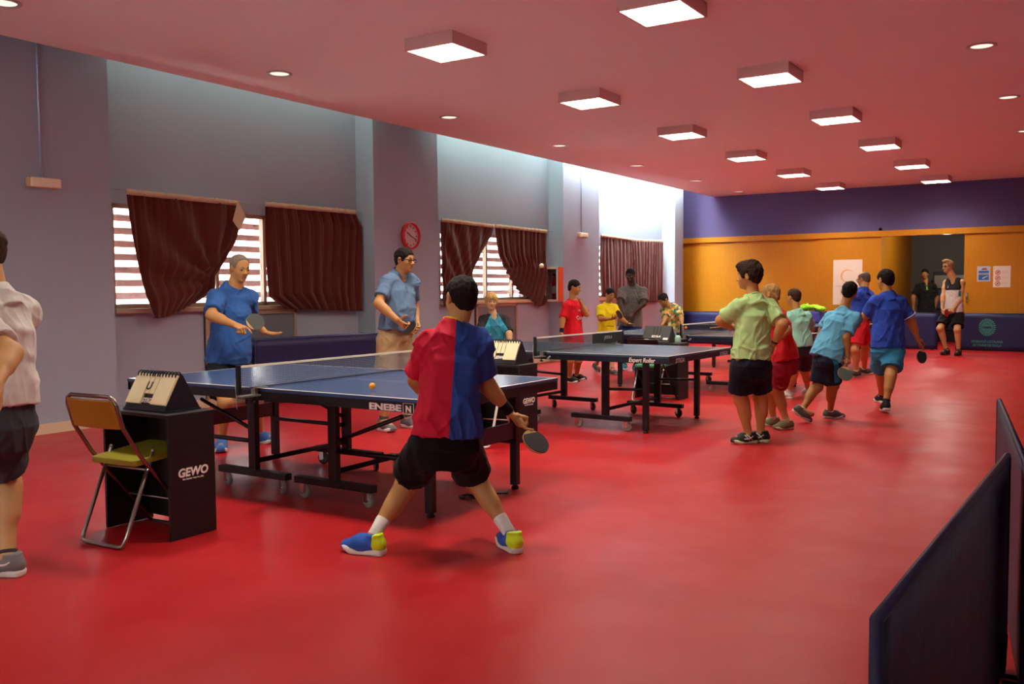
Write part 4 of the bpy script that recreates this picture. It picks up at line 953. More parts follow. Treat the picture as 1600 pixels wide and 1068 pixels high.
MB().lathe([(.0001, 0), (.055, 0), (.06, .02), (.06, .36), (.045, .41), (.02, .43), (.02, .45), (.0001, .45)], 24).build('cylinder', mat('ext_red', '#b3141c', .3, var=.03), e)
MB().box(-.012, .012, -.05, .02, .45, .50).build('valve', mat('ext_black', '#141414', .5), e)
MB().lathe([(.0605, .12), (.0605, .26)], 24, cap=False).build('sticker', mat('ext_label', '#cfcabc', .5), e)
# ------------------------------------------------------------------ table tennis tables
def top_mat(name, col):
    t = NT(name); sp = t.n('ShaderNodeSeparateXYZ', {0: t.obj()})
    ax = t.math('ABSOLUTE', sp.outputs[0]); ay = t.math('ABSOLUTE', sp.outputs[1])
    e = t.math('MAXIMUM', t.math('GREATER_THAN', ax, 1.35), t.math('GREATER_THAN', ay, .7425))
    e = t.math('MAXIMUM', e, t.math('LESS_THAN', ay, .0018))
    up = t.math('GREATER_THAN', sp.outputs[2], .7585); e = t.math('MULTIPLY', e, up)
    n = t.noise(3, 4); c = lin(col)
    a = t.mix(n, tuple(x * .9 for x in c[:3]) + (1,), tuple(x * 1.1 for x in c[:3]) + (1,))
    a = t.mix(e, a, lin('#d9d6cc'))
    t.l(a, t.b.inputs['Base Color'])
    t.b.inputs['Roughness'].default_value = .24; t.b.inputs['Specular IOR Level'].default_value = .6
    t.bump(t.noise(500, 2), .05, .002); return t.m
M_BLK = mat('black_steel', '#121013', .45, .1, var=.1)
M_NAVYST = mat('navy_steel', '#11152a', .45, .1, var=.1)
M_WHEEL = mat('grey_wheel', '#8d8a80', .5, var=.06); M_DWHEEL = mat('dark_wheel', '#232323', .5)
M_CHROME = mat('chrome', '#c9c7c2', .18, 1, var=.03)
M_PRINT = mat('white_print', '#efe9dc', .6, var=0)
M_SILV = mat('silver_print', '#b9bcc2', .5, var=0)
def caster(parent, x, y, ztop, wm, a=0):
    c = thing('caster', None, None, (x, y, 0)); c.parent = parent
    b = MB(); Mr = Matrix.Rotation(a, 4, 'Z')
    b.tube([Mr @ Vector((0, 0, ztop)), Mr @ Vector((0, 0, .105))], .011, 8)
    b.box(-.018, .018, -.019, -.015, .035, .108, Mr); b.box(-.018, .018, .015, .019, .035, .108, Mr); b.box(-.018, .02, -.019, .019, .100, .108, Mr)
    b.build('fork', M_CHROME, c)
    Mw = Mr @ Matrix.Translation((.012, 0, .0475)) @ Matrix.Rotation(R(90), 4, 'X')
    w = MB().lathe([(.0001, -.012), (.030, -.012), (.044, -.013), (.0475, -.008), (.0475, .008), (.044, .013), (.030, .012), (.0001, .012)], 22, Mw, cap=False).build('wheel', wm, c)
    MB().lathe([(.0001, -.0145), (.012, -.0145), (.012, .0145), (.0001, .0145)], 12, Mw, cap=False).build('hub', M_CHROME, w)
def tt_table(label, x, y, rot, topcol, st):
    """x, y: centre; local x runs along the 2.74 m side"""
    o = thing('table_tennis_table', label, 'table', (x, y, 0), rot, 'table tennis tables')
    fm = st.get('frame', M_BLK); tm = top_mat('top_' + topcol, topcol)
    for sg in (-1, 1):
        q = (sg * .003, sg * 1.37)
        MB().box(min(q), max(q), -.7625, .7625, .738, .76).build('table_half', tm, o, .002)
        b = MB(); a0, a1 = min(q), max(q); ah = st.get('apron', .085)
        for r in ((a0, a1, -.7585, -.735), (a0, a1, .735, .7585), (min(sg * 1.342, sg * 1.366), max(sg * 1.342, sg * 1.366), -.7585, .7585), (min(sg * .006, sg * .03), max(sg * .006, sg * .03), -.7585, .7585)):
            b.box(*r, .76 - ah, .738)
        b.build('apron', st.get('apron_mat', fm), o, .003)
    for sg in (-1, 1):
        for yy in (-1, 1):
            y1 = yy * st['leg_y']; L = st['leg_x'] * sg
            b = MB(); b.box(L - .026, L + .026, y1 - .026, y1 + .026, .03, .69); lg = b.build('leg', fm, o, .004)
            MB().lathe([(.014, .0), (.026, .003), (.026, .014), (.012, .03)], 12, Matrix.Translation((L, y1, 0))).build('foot', mat('rubber_foot', '#151515', .7), lg)
            px = st['post'][0 if sg < 0 else 1] if yy < 0 else st['postf'][0 if sg < 0 else 1]; bx = st['bar'][0 if sg < 0 else 1]
            MB().box(px - .035, px + .035, y1 - .022, y1 + .022, .13, .69).build('post', fm, o, .004)
            MB().box(bx[0], bx[1], y1 - .030, y1 + .030, .100, .145).build('base_bar', fm, o, .004)
            for cxp in (bx[0] + .06, bx[1] - .06): caster(o, cxp, y1, .105, st['wheel'][0 if yy < 0 else 1], rng.uniform(-.7, .7))
        # links
        p = st['post'][0 if sg < 0 else 1]; pf = st['postf'][0 if sg < 0 else 1]
        MB().tube([(p, -st['leg_y'], .20), (pf, st['leg_y'], .20)], .018, 8).build('cross_beam', fm, o)
        L = st['leg_x'] * sg
        for yy in (-1, 1):
            y1 = yy * (st['leg_y'] - .03); pp = p if yy < 0 else pf
            MB().tube([(pp, y1, .40), (L * .80 if st.get('brace') else L, y1, .60 if st.get('brace') else .42)], .014, 8).build('brace', fm, o)
            if st.get('stretch'): MB().tube([(pp, y1, .335), (L, y1, .335)], .016, 8).build('stretcher', fm, o)
        if st.get('cross'):
            MB().box(L - .012, L + .012, -st['leg_y'], st['leg_y'], .355, .468).build('cross_panel', mat('cross_panel%d' % sg, '#4a2a26' if sg < 0 else '#2a1e30', .4, var=.08), o, .003)  # left panel's red-brown has reflections painted into its colour
    return o
def net(label, x, y, rot, post=M_BLK, panel=None, cols=('#e6e2d6', '#2c3a44')):
    o = thing('table_tennis_net', label, 'net', (x, y, .76), rot, 'table tennis nets')
    hw = .915
    t = NT('net_mesh_' + cols[1]); sp = t.n('ShaderNodeSeparateXYZ', {0: t.obj()})
    def grid(s): 
        f = t.math('FRACT', t.math('MULTIPLY', s, 1 / .0125)); return t.math('LESS_THAN', f, .17)
    a = t.math('MAXIMUM', grid(sp.outputs[1]), grid(sp.outputs[2]))
    t.b.inputs['Base Color'].default_value = lin(cols[1]); t.b.inputs['Roughness'].default_value = .8
    t.l(t.math('ADD', t.math('MULTIPLY', a, .95), .04), t.b.inputs['Alpha'])
    MB().box(-.0008, .0008, -hw, hw, .004, .142).build('mesh', t.m, o)
    MB().box(-.004, .004, -hw, hw, .138, .1525).build('top_tape', mat('net_tape' + cols[0], cols[0], .8, var=.04), o)
    MB().tube([(0, -hw, .006), (0, hw, .006)], .003, 6).build('bottom_cord', mat('net_cord', '#1c1c1c', .8), o)
    for s in (-1, 1):
        p = MB().box(-.014, .014, s * hw - .012, s * hw + .012, -.03, .156).build('post', post, o, .004)
        b = MB(); b.box(-.03, .03, min(s * hw, s * .72), max(s * hw, s * .72), -.052, -.040); b.box(-.035, .035, min(s * .70, s * .80), max(s * .70, s * .80), 0.001, .007); b.box(-.02, .02, min(s * .775, s * .80), max(s * .775, s * .80), -.05, .007)
        c = b.build('clamp', mat('clamp_metal', '#8f8f86', .4, .6), o, .002)
        b = MB(); b.tube([(.0, s * .80, -.05), (0, s * .80, -.085)], .006, 8); b.lathe([(.0001, 0), (.018, 0), (.018, .012), (.0001, .012)], 14, Matrix.Translation((0, s * .80, -.095)), cap=False); b.build('clamp_screw', M_BLK, c)
    MB().tube([(-.016, -hw, .12), (-.022, -hw - .006, .03), (-.018, -hw - .004, -.06), (-.020, -hw, -.125)], .0028, 6).build('cord', mat('net_string', '#cfc8b8', .8), o)
    if panel:
        MB().box(.002, .006, panel[0], panel[1], .03, .134).build('printed_panel', mat('net_panel', '#17231f', .7), o)
        text('lettering', panel[2], .05, frame((.0075, (panel[0] + panel[1]) / 2, .085), (0, 1, 0), (0, 0, 1), (1, 0, 0)), M_SILV, o, shear=.2, space=1.2)
        text('lettering', panel[2], .05, frame((-.0035, (panel[0] + panel[1]) / 2, .085), (0, -1, 0), (0, 0, 1), (-1, 0, 0)), M_SILV, o, shear=.2, space=1.2)
    return o
T1 = (-4.615, 4.879); T2 = (-4.719, 8.727, -.0373); T3 = (-4.72, 12.42, -.015)
st1 = dict(frame=M_BLK, leg_x=1.186, leg_y=.478, post=(-.365, .395), postf=(-.385, .36), bar=((-.71, -.03), (.05, .735)), wheel=(M_WHEEL, M_DWHEEL), stretch=True, brace=True, cross=True, apron=.082)
t1 = tt_table('nearest blue table with black frame, boy in red and blue standing at its end', T1[0], T1[1], 0, COL_TOP, st1)
st2 = dict(frame=M_BLK, apron_mat=M_NAVYST, leg_x=1.06, leg_y=.60, post=(-.62, .62), postf=(-.60, .60), bar=((-.80, -.16), (.24, .90)), wheel=(M_WHEEL, M_DWHEEL), brace=False, apron=.075)
t2 = tt_table('second blue table with navy edge, boy in light green standing at its end', T2[0], T2[1], T2[2], COL_TOP2, st2)
t3 = tt_table('third blue table, behind the black scoreboard and beside the boy in the floral shirt', T3[0], T3[1], T3[2], COL_TOP2, st2)
t4 = tt_table('fourth blue table, farther back with a purple bag on it', -4.72, 16.15, 0, COL_TOP2, st2)
t5 = tt_table('farthest blue table, next to the long barrier under the orange wall', -4.72, 19.95, 0, COL_TOP2, st2)
net('net with white top tape across the nearest table', T1[0], T1[1], 0, cols=('#e9dfc2', '#8a929c'))
net('net across the second table with a dark printed panel at its far end', T2[0], T2[1], T2[2], panel=(.22, .905, 'JOOLA'))
net('net across the third table, boy in floral shirt behind it', T3[0], T3[1], T3[2])
net('net across the fourth table, the one with the bag', -4.72, 16.15, 0)
net('net across the farthest table by the barrier', -4.72, 19.95, 0)
# lettering on the aprons
FY = lambda x, z: frame((x, 0, z), (1, 0, 0), (0, 0, 1), (0, -1, 0))
def on_front(parent, txt, x0, x1, z, size, **kw):
    me = text_mesh(txt, size, **kw); xs = [v.co.x for v in me.vertices]; s = (x1 - x0) / (max(xs) - min(xs)); ys_ = [v.co.y for v in me.vertices]
    me.transform(Matrix.Translation((-(max(xs) + min(xs)) / 2, -(max(ys_) + min(ys_)) / 2, 0))); me.transform(Matrix.Diagonal((s, 1, 1, 1)))
    me.transform(frame(((x0 + x1) / 2, -.7595, z), (1, 0, 0), (0, 0, 1), (0, -1, 0))); return link('lettering', me, M_PRINT, parent)
on_front(t1, 'ENEBE', .955, 1.20, .702, .052, bold=.0022)
on_front(t1, 'N', 1.232, 1.272, .700, .052, bold=.0022)
b = MB(); 
for q in ((1.212, 1.292, .668, .671), (1.212, 1.292, .731, .734), (1.212, 1.215, .668, .734), (1.289, 1.292, .668, .734)): b.box(q[0], q[1], -.7605, -.7585, q[2], q[3])
b.build('letter_frame', M_PRINT, t1)
on_front(t2, 'Expert Roller', .96, 1.235, .708, .058, shear=.25, bold=.001)
def on_end(parent, txt, y0, y1, z, size, m, x=1.3675, **kw):
    me = text_mesh(txt, size, **kw); xs = [v.co.x for v in me.vertices]; s = (y1 - y0) / (max(xs) - min(xs)); ys_ = [v.co.y for v in me.vertices]
    me.transform(Matrix.Translation((-(max(xs) + min(xs)) / 2, -(max(ys_) + min(ys_)) / 2, 0))); me.transform(Matrix.Diagonal((s, 1, 1, 1)))
    me.transform(frame((x, (y0 + y1) / 2, z), (0, 1, 0), (0, 0, 1), (1, 0, 0))); return link('lettering', me, m, parent)
for tb in (t2, t3):
    on_end(tb, 'STIGA', -.60, -.40, .706, .06, M_SILV, shear=.25, bold=.001); on_end(tb, 'STIGA', .47, .68, .706, .06, M_SILV, shear=.25, bold=.001)
for tb in (t2, t3): # small emblem near the net
    b = MB()
    for k in range(3): b.box(-.02 + .009 * k, -.014 + .009 * k, -.7605, -.7585, .690, .690 + .010 + .008 * k)
    b.ball((.012, -.7585, .713), (.009, .002, .009), 10, 6); em = b.build('emblem', M_SILV, tb); em.location.x = .06
cp = [c for c in t1.children if c.name.startswith('cross_panel')][-1]
text('lettering', ')))', .06, frame((1.200, .02, .412), (0, 1, 0), (0, 0, 1), (1, 0, 0)), M_SILV, cp, space=1.1)
text('lettering', 'is', .05, frame((1.200, -.12, .405), (0, 1, 0), (0, 0, 1), (1, 0, 0)), M_SILV, cp, bold=.001)
# ------------------------------------------------------------------ umpire desks
M_DESK = mat('black_board', '#0f0d0e', .5, var=.15)
def desk(label, x, y, rz=0, letters=True):
    o = thing('umpire_desk', label, 'small desk', (x, y, 0), rz, 'small black scoring desks')
    MB().box(-.30, .30, -.16, .16, .685, .705).build('tabletop', M_DESK, o, .003)
    ps = []
    for s in (-1, 1): ps.append(MB().box(min(s * .300, s * .282), max(s * .300, s * .282), -.155, .155, 0.003, .685).build('side_panel', M_DESK, o, .002))
    MB().box(-.282, .282, .135, .152, .03, .685).build('back_panel', M_DESK, o, .002)
    if letters:
        text('lettering', 'GEWO', .066, frame((.3015, .0, .37), (0, 1, 0), (0, 0, 1), (1, 0, 0)), M_PRINT, ps[1], bold=.0022, shear=.12)
        text('lettering', 'the better way to play', .016, frame((.3015, .0, .335), (0, 1, 0), (0, 0, 1), (1, 0, 0)), M_PRINT, ps[1], shear=.1)
    return o
desk('black scoring desk with white lettering beside the yellow folding chair', -4.62, 3.37)
desk('black scoring desk with white lettering behind the boy in red and blue', -4.715, 7.14)
desk('black scoring desk by the green folding chair, behind the second table', -4.72, 10.84, 0, False)
def scoreboard(label, x, y, z, cards, txt, rz=0, closed=False, digit=None):
    o = thing('flip_scoreboard', label, 'scoreboard', (x, y, z), rz, 'flip scoreboards')
    bm_ = mat('scoreboard_black' if not closed else 'scoreboard_grey', '#10111c' if not closed else '#2b2d2a', .45, var=.08)
    cm = mat('score_card', '#e8dcae', .6, var=.03)
    W, Hh, D = .185, .20, .115
    # A-frame: two sloping boards, side triangles, base lip
    n = Vector((0, -Hh, -D * 0 + 0)); sl = math.atan2(D, Hh)
    for s, nm in ((-1, 'front_board'), (1, 'rear_board')):
        Mx = Matrix.Translation((0, s * D, .008)) @ Matrix.Rotation(s * sl, 4, 'X')
        fb = MB().box(-W, W, -.005, .005, 0, math.hypot(D, Hh), Mx).build(nm, bm_, o, .002)
        if s < 0: front = fb; MF = Mx
    for s in (-1, 1):
        MB().prism([(-D, .008), (D, .008), (0, Hh)], min(s * W, s * (W - .006)), max(s * W, s * (W - .006)), 0).build('side_board', bm_, o)
    MB().box(-W - .005, W + .005, -D - .008, D + .008, 0, .010).build('base', bm_, o, .002)
    fl = math.hypot(D, Hh)
    spec = [(-W + .006, -.048, .03, fl - .012), (-.042, -.004, .095, fl - .012), (.002, .04, .095, fl - .012), (.046, W - .006, .03, fl - .012)]
    if not closed:
        for k, (a, c, z0, z1) in enumerate(spec):
            cd = MB().box(a, c, -.020, -.006, z0, z1, MF).build('card', cm, o, .002)
            if digit and k == digit[1]: text('digit', digit[0], .07, MF @ frame(((a + c) / 2, -.0210, z0 + .045), (1, 0, 0), (0, 0, 1), (0, -1, 0)), mat('ink', '#141414', .6, var=0), cd, bold=.001)
            for r_ in range(max(2, int((c - a) / .032) + 1)):
                xx = a + .010 + (c - a - .020) * r_ / max(1, int((c - a) / .032))
                MB().tube([MF @ Vector((xx + .0, -.002 - .016 * math.cos(t_) - .006, fl - .012 + .022 * math.sin(t_))) for t_ in [2 * PI * q / 12 for q in range(12)]], .0048, 6, closed=True).build('ring', bm_, o)
    else:
        for a, c, z0, z1 in spec: MB().box(a, c, -.014, -.006, z0, z1, MF).build('card', mat('blank_card', '#30322e', .5), o, .002)
        for a, c in ((-.15, -.09), (.10, .165)): MB().box(a, c, -.0165, -.014, .028, .058, MF).build('sticker', M_PRINT, o)
    text('lettering', txt, .040, MF @ frame((-.0, -.0075 if not closed else -.0155, .055 if not closed else .075), (1, 0, 0), (0, 0, 1), (0, -1, 0)), M_PRINT, front, bold=.0018, shear=.15)
    return o
scoreboard('flip scoreboard with cream cards on the nearest scoring desk', -4.60, 3.385, .705, None, 'STIGA', 0, False, ('U', 1))
scoreboard('flip scoreboard with cream cards on the desk behind the boy in red and blue', -4.67, 7.14, .705, None, 'GEWO', 0)
scoreboard('closed black flip scoreboard on the desk by the green chair', -4.76, 10.85, .705, None, 'JOOLA', 0, True)
# things on the far desks
o = thing('drink_bottle', 'small red and green drink bottle beside the middle scoreboard', 'bottle', (-4.93, 7.06, .705))
MB().lathe([(.0001, 0), (.028, 0), (.03, .01), (.03, .05), (.024, .062), (.024, .075)], 18).build('body', mat('bottle_green', '#86a83c', .35), o)
MB().lathe([(.024, .075), (.026, .08), (.026, .12), (.014, .135), (.014, .15), (.0001, .15)], 18).build('cap', mat('bottle_red', '#b3202c', .35), o)
o = thing('water_bottle', 'clear pale green water bottle beside the black scoreboard', 'bottle', (-4.50, 10.84, .705))
MB().lathe([(.0001, 0), (.036, 0), (.038, .01), (.038, .07), (.03, .085), (.016, .10)], 18).build('body', mat('bottle_clear', '#9fc4b0', .2), o)
MB().lathe([(.017, .10), (.02, .102), (.02, .135), (.0001, .137)], 18).build('cap', mat('bottle_black', '#161616', .4), o)
# ------------------------------------------------------------------ folding chairs
def chair(label, x, y, rz, seat_col, back_col, tubem, backm=None):
    o = thing('folding_chair', label, 'chair', (x, y, 0), rz, 'folding chairs')
    w = .20
    def arc(p, q, r, n=5): return []
    # front-leg / back frame: one tube bent over the backrest
    pts = []
    top, z = -.02, .83
    A_ = [(-w, .46, .012), (-w, .06, .50), (-w, -.04, .66), (-w, -.075, .78)]
    B_ = [(-w + .012, -.082, .815), (-w + .045, -.086, .832)]
    pts = A_ + B_ + [(-x_, y_, z_) for x_, y_, z_ in reversed(B_)] + [(-x_, y_, z_) for x_, y_, z_ in reversed(A_)]
    MB().tube(pts, .0115, 10).build('back_frame', backm or tubem, o)
    MB().tube([(-w, .46, .012), (w, .46, .012)], .0115, 10).build('front_foot_bar', tubem, o)
    # rear leg loop
    ws = w - .027
    pts = [(-ws, .17, .505), (-ws, -.02, .06), (-ws + .01, -.038, .02), (-ws + .04, -.04, .012), (ws - .04, -.04, .012), (ws - .01, -.038, .02), (ws, -.02, .06), (ws, .17, .505)]
    MB().tube(pts, .0115, 10).build('rear_leg', tubem, o)
    for s in (-1, 1): MB().ball((s * ws, .17, .507), .0125, 10, 8).build('end_cap', tubem, o)
    MB().tube([(-w, .30, .21), (w, .30, .21)], .005, 8).build('stretcher', tubem, o)
    MB().tube([(-w, .14, .405), (w, .14, .405)], .007, 8).build('hinge_rod', tubem, o)
    # seat
    b = MB(); n = 10; out = []
    for (cx_, cy_, a0) in ((.165, .43, 0), (-.165, .43, 90), (-.155, .07, 180), (.155, .07, 270)):
        for k in range(6):
            a = R(a0 + 90 * k / 5); out.append((cx_ + .03 * math.cos(a), cy_ + .03 * math.sin(a)))
    Ms = Matrix.Translation((0, 0, .445)) @ Matrix.Rotation(R(5), 4, 'X')
    b.prism(out, -.012, .022, 2, Ms); b.build('seat', mat('chair_vinyl' + seat_col, seat_col, .4, var=.08), o, .008)
    # curved backrest
    Vv = []; F = []; N = 12
    for i in range(N + 1):
        xx = -w + .004 + (2 * w - .008) * i / N; bow = -.022 * (1 - ((xx / w) ** 2))
        for zz, yo in ((.655, .0), (.665, -.006), (.80, -.03), (.815, -.03)):
            yb = -.04 - (zz - .66) * .28
            Vv.append((xx, yb + bow - .006, zz))
        for zz in (.815, .80, .665, .655):
            yb = -.04 - (zz - .66) * .28
            Vv.append((xx, yb + bow + .006, zz))
    for i in range(N):
        for k in range(8): F.append((i * 8 + k, i * 8 + (k + 1) % 8, (i + 1) * 8 + (k + 1) % 8, (i + 1) * 8 + k))
    F += [tuple(range(8)), tuple(N * 8 + k for k in range(7, -1, -1))]
    MB()._add(Vv, F, True).build('backrest', mat('chair_back' + back_col, back_col, .4, var=.1), o)
    return o
M_TUBE_ST = mat('chair_tube', '#9a968c', .28, .9, var=.08); M_TUBE_RED = mat('chair_tube_dark', '#8a7a74', .22, .9, var=.05)
chair('folding chair with mustard yellow seat and steel tube frame by the nearest desk', -4.575, 3.00, R(4), '#8f8a1e', '#a8761a', M_TUBE_ST, M_TUBE_RED)
chair('folding chair with white tube legs behind the legs of the boy in red and blue', -4.66, 6.62, R(8), '#c9c2b4', '#c9c2b4', mat('white_tube', '#d6cfc2', .4, var=.03))
chair('folding chair with green seat and dark backrest under the black scoreboard', -4.72, 10.36, R(-3), '#3f8a5e', '#1d1016', M_TUBE_ST, mat('chair_tube_black', '#1a1416', .35))
bpy.data.objects['folding_chair.002'].scale = (1, 1, .95)
# ------------------------------------------------------------------ surround barriers
def barrier_mat(name, col):
    t = NT(name); n = t.noise(2.5, 4); c = lin(col)
    t.l(t.mix(n, tuple(x * .8 for x in c[:3]) + (1,), tuple(x * 1.2 for x in c[:3]) + (1,)), t.b.inputs['Base Color'])
    t.b.inputs['Roughness'].default_value = .5; t.b.inputs['Specular IOR Level'].default_value = .4; t.bump(n, .5, .03); return t.m
M_BAR = barrier_mat('barrier_fabric', '#1b1f52'); M_BARD = barrier_mat('barrier_fabric_dark', '#1e2250'); M_BARB = barrier_mat('barrier_fabric_near', '#1c1a38')
def barrier(label, p, q, h=.78, m=None, th=.018, ft=.17):
    p, q = Vector(p), Vector(q); d = q - p; L = d.length; a = math.atan2(d.y, d.x)
    o = thing('barrier', label, 'barrier', (p.x, p.y, 0), a, 'navy surround barriers')
    b = MB(); nx, nz = 24, 8; Vv = []; F = []
    for s in (-1, 1):
        for j in range(nz + 1):
            for i in range(nx + 1):
                x = L * i / nx; z = .012 + (h - .012) * j / nz
                e = min(1, 6 * i / nx, 6 * (nx - i) / nx); w = .003 * math.sin(4.2 * x + 5 * z + L * 9) * e
                Vv.append((x, s * th / 2 + w, z))
    n1 = (nx + 1) * (nz + 1)
    for k in (0, 1):
        for j in range(nz):
            for i in range(nx):
                f = [k * n1 + j * (nx + 1) + i, k * n1 + j * (nx + 1) + i + 1, k * n1 + (j + 1) * (nx + 1) + i + 1, k * n1 + (j + 1) * (nx + 1) + i]
                F.append(tuple(f))
    for i in range(nx):
        F.append((i, i + 1, n1 + i + 1, n1 + i)); t_ = nz * (nx + 1); F.append((t_ + i, t_ + i + 1, n1 + t_ + i + 1, n1 + t_ + i))
    for j in range(nz):
        F.append((j * (nx + 1), (j + 1) * (nx + 1), n1 + (j + 1) * (nx + 1), n1 + j * (nx + 1))); F.append((j * (nx + 1) + nx, (j + 1) * (nx + 1) + nx, n1 + (j + 1) * (nx + 1) + nx, n1 + j * (nx + 1) + nx))
    pn = b._add(Vv, F, True).build('panel', m or M_BAR, o)
    b = MB(); b.tube([(0, 0, .012), (0, 0, h - .004), (L, 0, h - .004), (L, 0, .012)], .013, 8); b.build('frame', m or M_BAR, o)
    for x in (.09, L - .09):
        b = MB(); b.tube([(x, -ft, .010), (x, ft, .010)], .009, 8); b.tube([(x, -.012, .01), (x, -.018, .16)], .007, 8); b.build('foot', M_BLK, o)
    return o, pn, L
barrier('navy barrier standing along the wall behind the man in the blue t-shirt', (-8.63, 7.68), (-8.47, 9.72), .80, M_BARD, ft=.08)
barrier('navy barrier leaning close behind another one at the wall, left edge showing', (-8.83, 7.70), (-8.68, 9.70), .80, M_BARD, ft=.08)
barrier('navy barrier in the back row, below the left orange panel', (-9.16, 22.12), (-7.16, 22.12), .81)
barrier('navy barrier in the back row, behind the boy in light green', (-7.12, 22.12), (-5.13, 22.12), .81)
barrier('navy barrier in the back row, in front of the man in the black polo', (-5.10, 22.12), (-3.10, 22.12), .81, M_BARD)
ob_, pn, L = barrier('navy barrier printed with a teal emblem and two lines of lettering', (-2.72, 22.12), (-.72, 22.12), .81, M_BARD)
barrier('near navy barrier at the bottom right, seen from behind', (-.336, 1.74), (-.282, 3.70), .78, M_BARB, ft=.06)
barrier('navy barrier at the right edge, running away behind the nearest one', (-.20, 3.46), (-.462, 5.50), .78, M_BARB, ft=.06)
M_TEAL = mat('teal_print', '#3f9a86', .6, var=.1)
for k, xc in enumerate((.60, 1.62)):
    b = MB(); rg = random.Random(3)
    yf = -.0135
    for i in range(26):
        a = 2 * PI * i / 26
        for r0_, r1_ in ((.088, .122), (.128, .165)):
            w = .0105 * r0_ / .1 + (.001 if i % 2 else -.001)
            ca, sa = math.cos(a), math.sin(a)
            pts = [(xc + r0_ * ca - w * sa, .515 + r0_ * 1.15 * sa + w * ca), (xc + r1_ * ca - w * .5 * sa, .515 + r1_ * 1.15 * sa + w * .5 * ca), (xc + r1_ * ca + w * .7 * sa, .515 + r1_ * 1.15 * sa - w * .7 * ca), (xc + r0_ * ca + w * sa, .515 + r0_ * 1.15 * sa - w * ca)]
            b.prism(pts, yf, yf + .002, 1)
    for j in range(7):
        x_ = xc - .075 + .025 * j; hh2 = .10 * math.sqrt(max(.05, 1 - ((x_ - xc) / .095) ** 2))
        for z0_, z1_ in ((.515 - hh2, .515 - .02), (.515 + .012, .515 + hh2)): b.box(x_ - .006, x_ + .006, yf, yf + .002, z0_, z1_)
    for j in (-1, 1): b.box(xc - .09, xc + .09, yf, yf + .002, .512 + j * .05 - .005, .512 + j * .05 + .005)
    b.build('emblem', M_TEAL, pn)
    for z_, tx, wd in ((.205, 'FEDERACIÓ CATALANA', .60), (.125, 'DE TENNIS DE TAULA', .54)):
        me = text_mesh(tx, .07, bold=.0015); xs = [v.co.x for v in me.vertices]; s_ = wd / (max(xs) - min(xs)); me.transform(Matrix.Diagonal((s_, 1, 1, 1)))
        me.transform(frame((xc, -.0140, z_), (1, 0, 0), (0, 0, 1), (0, -1, 0))); link('lettering', me, M_TEAL, pn)
# ------------------------------------------------------------------ posters on the back wall
def kscale():
    """posters were measured on a wall plane a little farther off: bring them to the real door plane"""
    for o in [x for x in bpy.data.objects if x.name.startswith('poster') and x.parent is None]:
        for q in [o] + list(o.children):
            for v in q.data.vertices: v.co.x *= K; v.co.z = KZ(v.co.z)
M_PAPER = mat('poster_paper', '#e6d6c4', .7, var=.03)
def poster(name, label, x0, x1, z0, z1, y, m=M_PAPER):
    o = MB().box(x0, x1, y - .004, y, z0, z1).build(name, m); return tag(o, label, 'poster')
yd = YB - .06
o = poster('poster', 'tall white poster with an orange ring on the orange door', -5.655, -4.975, .97, 2.065, yd)
b = MB(); N = 40; Vv = []; F = []
for i in range(N + 1):
    a = R(42 + 276 * i / N); w = .035 * math.sin(PI * (i + .6) / (N + 1.2)) + .006; 
    for rr in (.145 - w * .4, .145 + w * .6): Vv.append((-5.31 + rr * math.cos(a), yd - .0055, 1.67 + rr * math.sin(a)))
for i in range(N): F.append((2 * i, 2 * i + 1, 2 * i + 3, 2 * i + 2))
b._add(Vv, F); b.build('ring_emblem', mat('poster_orange', '#e2ad78', .6, var=.1), o)
text('lettering', 'SANT CUGAT', .075, frame((-5.31, yd - .006, 1.42), (1, 0, 0), (0, 0, 1), (0, -1, 0)), mat('poster_grey', '#b9a898', .6, var=0), o, space=1.25)
b = MB()
for k in range(3): b.box(-5.50, -5.50 + (.34, .30, .36)[k], yd - .0055, yd - .004, 1.325 - .05 * k, 1.337 - .05 * k)
b.build('text_lines', mat('poster_grey2', '#cbbcae', .6, var=0), o)
yd = YB - .05
o = poster('poster', 'small blue and white notice on the right orange door', -2.475, -2.205, 1.50, 1.845, yd, mat('notice_frame', '#b9c0cc', .5, var=.03))
MB().box(-2.445, -2.235, yd - .0055, yd - .004, 1.535, 1.655).build('blue_field', mat('notice_blue', '#2f62a8', .5), o)
MB().box(-2.445, -2.235, yd - .0055, yd - .004, 1.69, 1.745).build('title_band', mat('notice_blue2', '#3a5f9c', .5), o)
b = MB()
for z_ in (1.675, 1.664): b.box(-2.44, -2.24, yd - .0055, yd - .004, z_, z_ + .004)
b.build('text_lines', mat('notice_ink', '#4a6a9a', .6), o)
MB().prism([(-2.39, 1.775), (-2.36, 1.80), (-2.30, 1.805), (-2.27, 1.785), (-2.27, 1.77), (-2.39, 1.765)], yd - .0055, yd - .004, 1).build('red_picture', mat('notice_red', '#8a3a30', .5), o)
MB().prism([(-2.36, 1.56), (-2.26, 1.62), (-2.255, 1.634), (-2.37, 1.58)], yd - .0062, yd - .0055, 1).build('white_stroke', M_PAPER, o)
o = poster('poster', 'white notice with three red prohibition circles on the right orange door', -2.15, -1.80, 1.365, 1.845, yd)
